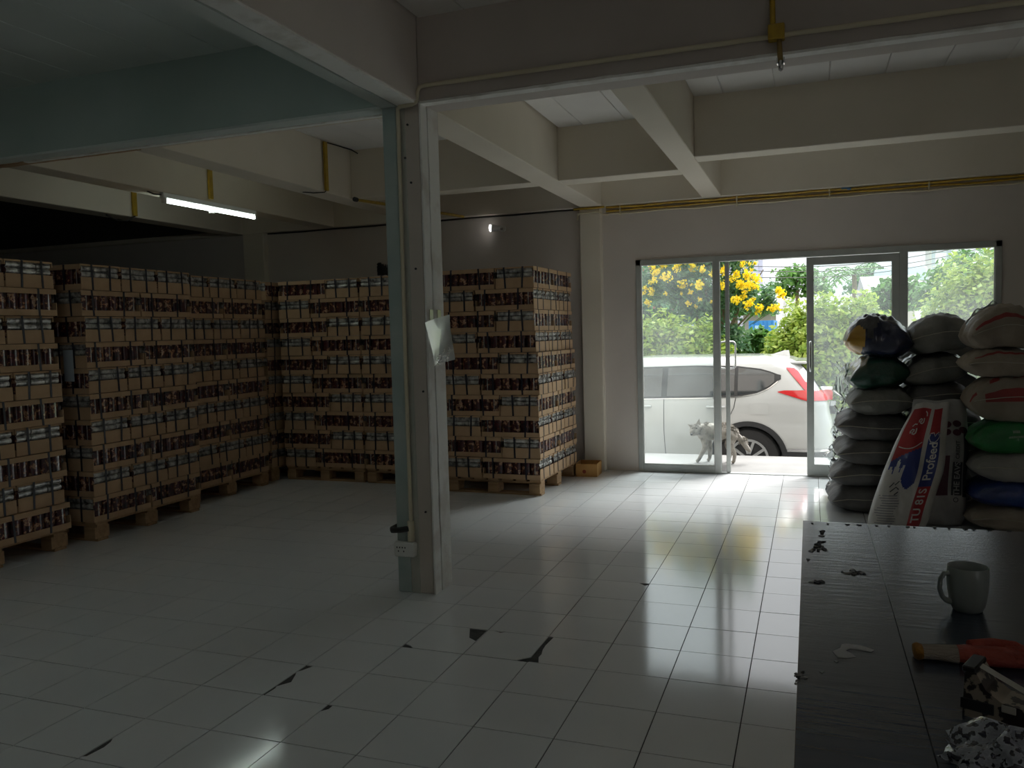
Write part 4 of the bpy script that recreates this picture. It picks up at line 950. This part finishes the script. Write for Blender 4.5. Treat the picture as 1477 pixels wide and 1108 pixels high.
shrub('hedge_shrub', (1.4, 10.9, GZ), [((1.15, 10.8, .52), (.62, .7, 1.22)), ((1.75, 10.9, .50), (.75, .75, 1.27)), ((.72, 10.6, .35), (.36, .5, .85)), ((2.25, 11.0, .4), (.4, .6, 1.1))], 20000, .028, .05, lime_m, 'large round yellow green bush seen through the closed door leaf', 12)
shrub('hedge_shrub', (3.4, 11.2, GZ), [((3.6, 11.3, .7), (.90, .75, 1.68)), ((3.0, 11.1, .4), (.42, .55, 1.15)), ((4.5, 11.4, .7), (.9, .8, 1.8))], 16000, .028, .05, lime_m, 'tall yellow green bush behind the right fixed pane', 13)
shrub('climbing_shrub', (.1, 12.7, GZ), [((-.1, 12.75, 1.0), (.5, .25, .35)), ((.3, 12.75, 1.05), (.3, .22, .3))], 1800, .04, .07, green_l, 'low leafy plants along the top of the garden wall', 14)
# yellow flowering tree
tr = empty('flowering_tree', (-.35, 11.9, GZ)); tag(tr, 'tree with yellow trumpet flowers behind the lime green hedge', 'tree')
b = MB(); b.tube([(0, 0, 0), (.05, 0, 1.2), (-.05, .05, 1.8)], [.09, .07, .05], 8)
for ex, ez in ((-1.2, 3.2), (-.5, 3.6), (.3, 3.7), (.75, 2.9), (-.9, 2.6), (.55, 2.2)): b.tube([(0, .02, 1.5), (ex * .5, .05, 1.5 + (ez - 1.5) * .6), (ex, 0, ez)], [.04, .025, .008], 6)
b.build('trunk', bark_m, tr, 60)
E_ = [((-.95, .0, 2.55), (.55, .5, .75)), ((-.35, .1, 2.9), (.6, .55, .8)), ((.15, .1, 3.1), (.5, .5, .7)), ((.35, .0, 2.35), (.32, .35, .65)), ((-.25, .1, 2.2), (.6, .45, .55)), ((.82, -.1, 2.25), (.16, .2, .42)), ((-.1, -.1, 1.65), (.65, .4, .4))]
V, k = leaves(E_, 11000, .022, .062, 21, shell=(.3, 1.08)); o = link('foliage', quad_mesh('foliage', V, k, teal_l), tr); o['kind'] = 'stuff'
FP = [(945, 392), (955, 381), (976, 387), (1000, 384), (938, 420), (943, 404), (985, 410), (1008, 411), (1014, 388), (934, 437), (962, 400), (1030, 392), (1073, 380), (1077, 396), (1086, 400), (1062, 395), (1079, 411), (1090, 414), (1093, 403), (1062, 432), (1072, 427), (1080, 439), (1093, 446), (1123, 419), (1121, 444), (1042, 390), (1043, 412), (1068, 410), (1128, 425), (1113, 446), (990, 372), (1050, 366), (1020, 366), (930, 372), (960, 366)]
PET = []
for v_ in range(4):
    V, k = leaves([((0, 0, 0), (.07, .07, .055))], 46, .017, .021, 60 + v_, shell=(.3, 1.1)); PET.append(quad_mesh('flower_cluster', V, k, flower_m))
FP += [(random.uniform(925, 1035), random.uniform(368, 445)) for _ in range(24)] + [(random.uniform(1052, 1100), random.uniform(372, 450)) for _ in range(14)]
for k, (px, py) in enumerate(FP):
    p = ray_at(px, py, 11.35 + .12 * math.sin(k * 2.3)); o = link('flower_cluster', PET[k % 4], tr); o.location = (p.x + .35, p.y - 11.9, p.z - GZ); o.rotation_euler = (random.uniform(0, 6), random.uniform(0, 6), 0); o.scale = (random.uniform(.9, 1.3) if k < 35 else random.uniform(.45, .8),) * 3
    q = [(p.x + .35, p.y - 11.9, p.z - GZ), (p.x * .6 + .2, -.2, p.z - GZ - .25)]
    MB().tube(q, .006, 4).build('flower_stalk', green_l, tr)
# garden wall
t = empty('garden_wall', (-.5, 13.2, GZ)); tag(t, 'pale green low garden wall behind the car roof', 'wall')
MB().box(-6, 7, 0, .15, 0, 1.62).build('wall_body', mat('pale_green_render', (.50, .56, .50), .85, col2=(.44, .50, .45), scale=1.5), t); MB().box(-6, 7, -.03, .18, 1.62, 1.70).build('coping', mat('coping_concrete', (.36, .35, .33), .9), t)
# far buildings
def house(name, px0, px1, v0, v1, Y, m, label, depth=4., roof=None, rib=None):
    a, b_ = ray_at(px0, v1, Y), ray_at(px1, v0, Y); o = empty(name, ((a.x + b_.x) / 2, Y, GZ)); tag(o, label, 'building'); w = (b_.x - a.x) / 2; h = b_.z - GZ
    MB().box(-w, w, 0, depth, 0, h).build('walls', m, o)
    if rib:
        n_ = max(3, int(2 * w / rib)); rm = MB().box(-rib * .22, rib * .22, -.04, 0, 0, h).mesh('rib', m)
        for k in range(n_): q = link('rib', rm, o); q.location.x = -w + (k + .5) * 2 * w / n_
    if roof:
        bb = MB(); e = .35; rh = roof[0]; bb.add([(-w - e, -e, h), (w + e, -e, h), (w + e, depth / 2, h + rh), (-w - e, depth / 2, h + rh), (w + e, depth + e, h), (-w - e, depth + e, h)], [(0, 1, 2, 3), (3, 2, 4, 5), (0, 3, 5), (1, 4, 2), (0, 5, 4, 1)]); bb.build('roof', roof[1], o)
    return o, w, h
lil = mat('lilac_sheet', (.52, .54, .70), .6, col2=(.58, .60, .74), scale=1); roofg = mat('grey_roof', (.40, .39, .42), .8, col2=(.30, .29, .31), scale=3); pk = mat('pinkish_render', (.62, .56, .54), .85); rd = mat('red_sheet', (.42, .16, .13), .7, col2=(.34, .12, .10), scale=2)
house('corrugated_building', 1040, 1100, 330, 440, 34., lil, 'tall lilac corrugated metal building behind the yellow flowers', 6., rib=.5)
house('red_building', 900, 944, 384, 440, 26., rd, 'rust red sheet metal building behind the left pane', 5., rib=.35)
house('small_house', 1072, 1112, 446, 470, 24., mat('grey_render', (.34, .32, .32), .9), 'low house with grey sloping roof behind the flowering tree', 4., (.55, roofg))  # walls in one even grey
house('small_house', 1262, 1320, 420, 445, 30., pk, 'pinkish house with grey tiled roof beyond the bushes', 6., (.75, roofg))
o, w, h = house('blue_shed', 1080, 1116, 462, 482, 19., mat('blue_sheet', (.03, .20, .50), .6), 'small blue shed behind the garden wall', 2.5, rib=.17)
for q in (-.3, .05): MB().box(w * q - .06, w * q + .06, -.05, .0, h - .5, h - .12).build('window', mat('light_blue_pane', (.30, .50, .70), .4), o)
for px, v, lb in ((1277, 388, 'pale water tank on the roof behind the closed door leaf'), (1321, 384, 'pale blue water tank beside the mast')):
    p = ray_at(px, v, 37.2); t = empty('water_tank', (p.x, 37.2, GZ)); tag(t, lb, 'water tank', 'rooftop water tanks'); tm = mat('tank_plastic', (.50, .62, .66), .5)
    MB().lathe([(0, p.z - GZ), (.42, p.z - GZ - .03), (.46, p.z - GZ - .12), (.46, p.z - GZ - .62), (0, p.z - GZ - .64)], 20).build('tank', tm, t, 40)
    for sx_ in (-.35, .35):
        for sy_ in (-.35, .35): MB().box(sx_ - .04, sx_ + .04, sy_ - .04, sy_ + .04, 0, p.z - GZ - .6).build('leg', steel_m, t)
p = ray_at(1339, 400, 40.); t = empty('utility_pole', (p.x, 40., GZ)); tag(t, 'grey concrete utility pole behind the right pane', 'pole'); MB().tube([(0, 0, 0), (0, 0, 9)], [.16, .11], 10).build('shaft', mat('pole_concrete', (.55, .55, .54), .9), t, 60); MB().box(-.7, .7, -.05, .05, 8.2, 8.32).build('crossarm', mat('crossarm_steel', (.4, .4, .4), .6), t)
p = ray_at(1357, 400, 43.); t = empty('lattice_mast', (p.x, 43., GZ)); tag(t, 'pale blue grey lattice mast beside the utility pole', 'mast'); ms = mat('mast_steel', (.48, .55, .60), .6)
for sx_ in (-.35, .35):
    for sy_ in (-.35, .35): MB().box(sx_ - .05, sx_ + .05, sy_ - .05, sy_ + .05, 0, 12).build('upright', ms, t)
for k in range(12):
    MB().box(-.38, .38, -.38, -.32, k + .3, k + .36).build('brace', ms, t)
    MB().tube([(-.35, -.35, k + .3), (.35, -.35, k + 1.3)], .025, 4).build('brace', ms, t)
def palm(px, v, Y, s, seed, label):
    p = ray_at(px, v, Y); o = empty('palm_tree', (p.x, Y, GZ)); tag(o, label, 'palm tree', 'palms beyond the bushes'); h = p.z - GZ; MB().tube([(0, 0, 0), (.05, 0, h * .6), (0, 0, h)], [.16, .13, .10], 8).build('trunk', bark_m, o, 60); r = random.Random(seed)
    for k in range(16):
        a = 2 * PI * k / 16 + r.uniform(-.2, .2); el = r.uniform(.1, 1.1); L_ = s * r.uniform(.8, 1.1); pts = [Vector((math.cos(a) * L_ * q * math.cos(el * (1 - q * .5)), math.sin(a) * L_ * q * math.cos(el * (1 - q * .5)), h + L_ * (q * math.sin(el) - .75 * q * q))) for q in [i / 7 for i in range(8)]]
        bb = MB(); side = Vector((-math.sin(a), math.cos(a), 0))
        for i in range(1, 7):
            for sg in (-1, 1):
                q = pts[i]; w_ = s * .32 * math.sin(PI * (i + .6) / 8); d_ = (pts[i + 1] - pts[i]) * .5; bb.add([q, q + d_ * .7, q + side * sg * w_ + d_ * 1.6 - Vector((0, 0, w_ * .35))], [(0, 1, 2)])
        bb.tube(pts, .012 * s, 4); bb.build('frond', green_l, o)
palm(1188, 400, 50., 1.7, 1, 'palm crown left of the green treetop beyond the bushes'); palm(1232, 396, 40., 1.75, 2, 'larger palm crown rising over the round bush')
def ftree(px, v, Y, r, n, m, seed, label):
    p = ray_at(px, v, Y); o = empty('far_tree', (p.x, Y, GZ)); tag(o, label, 'tree', 'trees on the skyline'); h = p.z - GZ; MB().tube([(0, 0, 0), (0, 0, h)], [.15, .06], 6).build('trunk', bark_m, o)
    V, k = leaves([((0, 0, h), (r, r, r * .75)), ((r * .6, 0, h - r * .5), (r * .8, r * .7, r * .6)), ((-r * .7, .1, h - r * .6), (r * .8, r * .7, r * .6))], n, .06, .11, seed, shell=(.3, 1.05)); q = link('foliage', quad_mesh('foliage', V, k, m), o); q['kind'] = 'stuff'
ftree(1105, 418, 44., .8, 1200, teal_l, 31, 'dark green treetop beside the lilac building'); ftree(1150, 405, 30., .9, 1500, green_l, 32, 'thin treetop over the round bush beside the door stile')
ftree(1258, 402, 45., 1.0, 2000, teal_l, 33, 'blue green treetop next to the palms'); ftree(1296, 425, 26., .8, 2000, green_l, 34, 'low treetop in front of the tiled roof'); ftree(1395, 400, 24., 1.0, 2500, green_l, 35, 'treetop behind the tall bush at the right'); ftree(1060, 430, 22., .8, 1600, green_l, 36, 'leafy treetop behind the flowering tree'); ftree(965, 430, 20., 1.2, 3000, teal_l, 37, 'broad blue green tree behind the left pane')
for k, (v0, v1) in enumerate(((377, 366), (383, 376), (393, 381))):
    a, b_ = ray_at(1040, v0 + 6, 24.), ray_at(1500, v1 - 40, 28.); pts = [a.lerp(b_, q / 16) - Vector((0, 0, .5 * math.sin(PI * q / 16))) for q in range(17)]
    o = MB().tube(pts, .012, 4).build('overhead_cable', wire_m); tag(o, ['topmost', 'middle', 'lowest'][k] + ' thin dark overhead cable crossing the white sky', 'cable', 'overhead cables')

# ------------------------------------------------------------------ parked car
XRr, YC = 1.42, 8.38
car = empty('parked_car', (XRr, YC, GZ)); car.rotation_euler = (0, 0, -.035); tag(car, 'white car parked across the doorway with red rear lights', 'car')
LZ = [.20, .30, .45, .62, .80, .93, 1.02, 1.10, 1.20, 1.32, 1.44, 1.51, 1.545, 1.57, 1.585, 1.592]
LR = [.16, .07, .01, .0, .02, .05, .06, .09, .155, .235, .33, .42, .50, .62, .85, 1.2]
LF = [4.40, 4.50, 4.56, 4.57, 4.56, 4.48, 4.15, 3.6, 3.4, 3.2, 2.98, 2.80, 2.68, 2.55, 2.35, 2.0]
LB = [.80, .87, .905, .918, .92, .915, .905, .885, .85, .805, .75, .70, .655, .59, .47, .25]
def cz(z): return [float(np.interp(z, LZ, q)) for q in (LR, LF, LB)]
RC = .30
def cside(u, z, off=0.):
    ur, uf, bb_ = cz(z); rc = min(RC, bb_ * .7); d = u - ur
    if d < rc: y = bb_ - rc + math.sqrt(max(0, rc * rc - (rc - max(d, 0)) ** 2))
    else: y = bb_
    nx = max(0., (rc - d) / rc) if d < rc else 0.
    return (-u + off * nx, -(y + off * math.sqrt(1 - min(1, nx) ** 2)), z)
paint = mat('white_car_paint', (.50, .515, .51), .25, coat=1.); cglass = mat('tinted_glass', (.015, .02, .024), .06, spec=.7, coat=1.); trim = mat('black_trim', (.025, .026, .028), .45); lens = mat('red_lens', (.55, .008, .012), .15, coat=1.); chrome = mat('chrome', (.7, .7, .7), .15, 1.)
zs = list(np.interp(np.linspace(0, 15, 46), range(16), LZ)); b = MB(); ring = None
for z in zs:
    ur, uf, bb_ = cz(z); rc = min(RC, bb_ * .7); rf = min(.5, bb_ * .75); row = []
    row += [(ur, y) for y in np.linspace(0, bb_ - rc, 5)]
    row += [(ur + rc - rc * math.cos(a), bb_ - rc + rc * math.sin(a)) for a in np.linspace(.15, PI / 2, 8)]
    row += [(u, bb_) for u in np.linspace(ur + rc, uf - rf, 26)[1:]]
    row += [(uf - rf + rf * math.sin(a), bb_ - rf + rf * math.cos(a)) for a in np.linspace(.2, PI / 2, 6)]
    row += [(uf, y) for y in np.linspace(bb_ - rf, 0, 4)[1:]]
    full = [(-u, -y, z) for u, y in row] + [(-u, y, z) for u, y in row[::-1][1:-1]]; ring = len(full); b.v += full
nz = len(zs)
for j in range(nz - 1):
    for i in range(ring): b.f.append((j * ring + i, j * ring + (i + 1) % ring, (j + 1) * ring + (i + 1) % ring, (j + 1) * ring + i)); b.m.append(0)
b.f.append(tuple(range(ring))); b.m.append(0); b.f.append(tuple((nz - 1) * ring + i for i in range(ring))); b.m.append(0)
WU, WZ = .955, .364; WU2 = 3.62
bo = b.build('body', paint, None)
cuts = []
for u in (WU, WU2):
    cut = MB(); n = 40; cut.add([(-u + .40 * math.cos(2 * PI * k / n), y, WZ + .40 * math.sin(2 * PI * k / n)) for y in (-1.2, -.55) for k in range(n)], [tuple(range(n)), tuple(range(n, 2 * n))] + [(k, (k + 1) % n, n + (k + 1) % n, n + k) for k in range(n)]); co = cut.build('cutter', trim); cuts.append(co)
    md = bo.modifiers.new('arch', 'BOOLEAN'); md.object = co; md.operation = 'DIFFERENCE'; md.solver = 'EXACT'
bpy.context.view_layer.update(); dg = bpy.context.evaluated_depsgraph_get(); me = bpy.data.meshes.new_from_object(bo.evaluated_get(dg)); bpy.data.objects.remove(bo)
for c_ in cuts: bpy.data.objects.remove(c_)
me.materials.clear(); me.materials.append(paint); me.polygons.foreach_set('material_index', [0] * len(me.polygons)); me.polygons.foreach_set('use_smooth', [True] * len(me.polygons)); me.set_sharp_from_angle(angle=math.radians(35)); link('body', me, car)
def cpatch(name, u0, u1, zl, zh, m, off=.005, nu=30, nz_=8, par=None):
    bb = MB(); pts = []
    for j in range(nz_ + 1):
        for i in range(nu + 1):
            u = u0 + (u1 - u0) * i / nu; a, c = zl(u), zh(u); z = a + (c - a) * j / nz_; pts.append(cside(u, z, off))
    bb.grid(pts, nu + 1, nz_ + 1); return bb.build(name, m, par or car, 180)
L2 = lambda *p: (lambda u: float(np.interp(u, [q[0] for q in p], [q[1] for q in p])))
wl = L2((.60, 1.335), (.72, 1.235), (.85, 1.175), (1.05, 1.135), (1.4, 1.12), (3.3, 1.08)); wh = L2((.60, 1.345), (.70, 1.385), (.82, 1.42), (1.1, 1.455), (1.6, 1.465), (2.3, 1.45), (2.8, 1.36), (3.3, 1.10))
cpatch('window_surround', .585, 3.32, lambda u: wl(u) - .022, lambda u: wh(u) + .018, trim, .004, 60)
cpatch('chrome_strip', .62, 3.3, lambda u: wl(u) - .034, lambda u: wl(u) - .022, chrome, .006, 60, 1)
for a, c in ((.66, 1.08), (1.12, 1.93), (2.0, 3.2)): cpatch('side_window', a, c, wl, wh, cglass, .007)
tl = cpatch('rear_light', .03, .62, L2((.03, 1.055), (.3, 1.065), (.62, 1.165)), L2((.03, 1.17), (.3, 1.185), (.55, 1.185), (.62, 1.17)), lens, .012)
cpatch('rear_light', .24, .53, L2((.24, 1.17), (.32, 1.185), (.44, 1.33), (.53, 1.44)), L2((.24, 1.24), (.32, 1.28), (.40, 1.40), (.45, 1.445), (.53, 1.45)), lens, .010)
cpatch('light_lens', .035, .24, lambda u: 1.17, lambda u: 1.21, chrome, .012, 10, 2)
bb = MB(); n = 30; pts = [cside(WU - r * math.cos(a), max(.2, WZ + r * math.sin(a)), .010) for r in (.395, .42, .455) for a in [PI * (-.06 + 1.12 * k / n) for k in range(n + 1)]]; bb.grid(pts, n + 1, 3); bb.build('arch_trim', trim, car, 180)
cpatch('bumper_trim', .02, WU - .44, lambda u: .22, lambda u: .46, trim, .008); cpatch('bumper_chrome', .05, WU - .445, lambda u: .465, lambda u: .495, chrome, .010, 20, 2)
cpatch('sill_trim', WU + .44, WU2 - .44, lambda u: .20, lambda u: .33, trim, .008); cpatch('sill_chrome', WU + .46, WU2 - .46, lambda u: .335, lambda u: .352, chrome, .009, 20, 2)
for pts in ([(1.095, 1.12), (1.12, .98), (1.25, .70), (1.36, .52), (1.42, .33)], [(1.965, 1.12), (1.965, .7), (1.95, .36)]):
    bb = MB(); V = []
    for i in range(21):
        q = i / 20 * (len(pts) - 1); k = min(int(q), len(pts) - 2); f_ = q - k; u = pts[k][0] * (1 - f_) + pts[k + 1][0] * f_; z = pts[k][1] * (1 - f_) + pts[k + 1][1] * f_; V += [cside(u - .004, z, .003), cside(u + .004, z, .003)]
    bb.add(V, [(2 * i, 2 * i + 1, 2 * i + 3, 2 * i + 2) for i in range(20)]); bb.build('door_seam', trim, car)
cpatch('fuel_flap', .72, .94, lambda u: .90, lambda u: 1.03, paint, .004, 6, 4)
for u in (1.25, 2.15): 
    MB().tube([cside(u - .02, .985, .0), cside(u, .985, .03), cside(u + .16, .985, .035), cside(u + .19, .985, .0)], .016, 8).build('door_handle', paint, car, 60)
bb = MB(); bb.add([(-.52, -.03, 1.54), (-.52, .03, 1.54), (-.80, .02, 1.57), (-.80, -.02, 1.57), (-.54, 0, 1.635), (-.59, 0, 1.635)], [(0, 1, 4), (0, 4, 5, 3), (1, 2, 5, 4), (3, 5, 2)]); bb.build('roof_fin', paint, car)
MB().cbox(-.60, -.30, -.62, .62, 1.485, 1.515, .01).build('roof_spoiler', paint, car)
rw = MB(); rw.grid([(-(cz(z)[0]) + .006, y * (cz(z)[2] - .22), z) for z in np.linspace(1.14, 1.47, 8) for y in np.linspace(-1, 1, 12)], 12, 8); rw.build('rear_window', cglass, car, 180)
MB().tube([(-.06, -.02, 1.14), (-.10, -.30, 1.20), (-.14, -.50, 1.22)], .010, 6).build('rear_wiper', trim, car)
MB().cbox(-.05, .015, -.35, .35, .86, .96, .005).build('plate_recess', trim, car)
for u in (WU, WU2):
    for sd_ in (-1, 1):
        wz = MB().lathe([(.225, -.10), (.30, -.105), (.345, -.09), (.362, -.05), (.364, .05), (.345, .09), (.30, .105), (.225, .10), (.225, -.10)], 48, 'y', (-u, sd_ * .80, WZ)).build('wheel', rubber_m, car, 40)
        MB().lathe([(.0, -.07), (.20, -.07), (.228, -.095), (.232, -.10), (.232, .05), (0, .05)], 40, 'y', (-u, sd_ * .80 - (0 if sd_ < 0 else 0), WZ)).build('rim_dish', trim, wz, 40)
        for k in range(5):
            a = 2 * PI * k / 5 + .3; bb = MB()
            for da in (-.17, .17):
                p0 = (.05, a + da * .6); p1 = (.222, a + da * 1.6); V = []
                for r_2, aa in (p0, p1):
                    for w_ in (-.016, .016): V.append((-u + r_2 * math.cos(aa) - w_ * math.sin(aa), sd_ * .885, WZ + r_2 * math.sin(aa) + w_ * math.cos(aa)))
                V += [(x, y - sd_ * .02, z) for x, y, z in V]; bb.add(V, [(0, 1, 3, 2), (4, 6, 7, 5), (0, 4, 5, 1), (2, 3, 7, 6), (0, 2, 6, 4), (1, 5, 7, 3)])
            bb.build('spoke', mat('alloy', (.62, .63, .63), .3, .8) if 'alloy' not in MT else MT['alloy'], wz)
        MB().lathe([(.208, -.104), (.236, -.108), (.238, -.09), (.206, -.09), (.208, -.104)], 40, 'y', (-u, sd_ * .80, WZ)).build('rim_ring', MT['alloy'], wz, 40)
        MB().lathe([(0, -.092), (.055, -.090), (.06, -.06), (0, -.06)], 20, 'y', (-u, sd_ * .80, WZ)).build('hub_cap', trim, wz, 40)

# ------------------------------------------------------------------ dog on the porch
dg_o = empty('dog', (.17, 6.28, -.04)); tag(dg_o, 'small scruffy grey and tan dog walking across the porch', 'dog')
V = [(.165, .0, .315), (.07, .0, .325), (-.03, .0, .325), (-.11, .0, .335), (-.155, -.02, .350), (-.185, -.05, .362), (-.205, -.10, .332), (-.215, -.15, .314),   # 0-7 spine, neck, head, muzzle
     (.19, -.045, .27), (.16, -.05, .185), (.215, -.05, .105), (.205, -.05, .02), (.18, -.052, .008),      # 8-12 near hind
     (.18, .045, .265), (.13, .05, .18), (.165, .05, .10), (.145, .05, .02), (.12, .05, .008),             # 13-17 far hind
     (-.095, -.045, .26), (-.085, -.047, .17), (-.13, -.047, .09), (-.165, -.047, .02), (-.19, -.047, .008),       # 18-22 near fore
     (-.08, .045, .26), (-.06, .047, .17), (-.05, .047, .09), (-.06, .047, .02), (-.085, .047, .008),            # 23-27 far fore
     (.225, 0, .30), (.29, .0, .235), (.335, 0, .16), (.375, 0, .12)]                                        # tail
Eg = [(0, 1), (1, 2), (2, 3), (3, 4), (4, 5), (5, 6), (6, 7), (0, 8), (8, 9), (9, 10), (10, 11), (11, 12), (0, 13), (13, 14), (14, 15), (15, 16), (16, 17), (3, 18), (18, 19), (19, 20), (20, 21), (21, 22), (3, 23), (23, 24), (24, 25), (25, 26), (26, 27), (0, 28), (28, 29), (29, 30), (30, 31)]
Rr = [.07, .072, .08, 0.080, .052, .050, .036, .024, .045, .032, .018, .014, .017, .045, .032, .018, .014, .017, .04, .026, .018, .015, .018, .04, .026, .018, .015, .018, .028, .026, .024, .010]
me = bpy.data.meshes.new('dog_body'); me.from_pydata(V, Eg, []); ob = link('body', me, None)
sm = ob.modifiers.new('skin', 'SKIN'); sm.use_smooth_shade = True
for i, v in enumerate(me.skin_vertices[0].data): v.radius = (Rr[i] * 1.3, Rr[i] * 1.3); v.use_root = (i == 0)
ss = ob.modifiers.new('sub', 'SUBSURF'); ss.levels = 2; ss.render_levels = 2
bpy.context.view_layer.update(); dgr = bpy.context.evaluated_depsgraph_get(); bm_me = bpy.data.meshes.new_from_object(ob.evaluated_get(dgr)); bpy.data.objects.remove(ob)
fur = ramp_mat('grey_tan_fur', [(.32, (.08, .075, .07)), (.45, (.30, .275, .235)), (.58, (.40, .37, .33)), (.72, (.17, .155, .14))], 9, .9, rnd=False, detail=8, bump=.8)
bm_me.materials.clear(); bm_me.materials.append(fur); bm_me.polygons.foreach_set('material_index', [0] * len(bm_me.polygons)); body = link('body', bm_me, dg_o)
for c, tip in (((-.162, -.055, .412), (-.150, -.045, .472)), ((-.218, -.06, .402), (-.268, -.085, .418))):
    bb = MB(); c = Vector(c); tipv = Vector(tip); bb.add([c + Vector((-.034, -.012, -.015)), c + Vector((.030, -.004, -.015)), c + Vector((0, .022, -.008)), tipv], [(0, 1, 3), (1, 2, 3), (2, 0, 3), (0, 2, 1)]); bb.build('ear', fur, dg_o)
MB().lathe([(0, -.012), (.011, -.008), (.013, 0), (0, .01)], 10, 'y', (-.216, -.182, .318)).build('nose', black_m, dg_o, 60)
for sx_ in (-.214, -.172): MB().lathe([(0, -.008), (.007, -.005), (.009, .004), (0, .006)], 8, 'y', (sx_, -.108, .375)).build('eye', black_m, dg_o, 60)
V_, k = leaves([((.1, 0, .33), (.13, .08, .09)), ((-.08, 0, .32), (.11, .09, .10)), ((-.19, -.06, .36), (.055, .06, .05)), ((.2, 0, .29), (.06, .07, .09)), ((.30, 0, .22), (.05, .025, .06))], 2600, .004, .017, 77, shell=(.85, 1.05), upness=0.)
o = link('shaggy_coat', quad_mesh('shaggy_coat', V_, k, fur), dg_o); o['kind'] = 'stuff'
MB().tube([(-.14 + .058 * math.cos(a) * .5, -.02 + .062 * math.sin(a), .345 + .05 * math.cos(a)) for a in [2 * PI * k / 16 for k in range(17)]], .006, 6).build('collar', mat('collar', (.10, .08, .06), .7), dg_o)
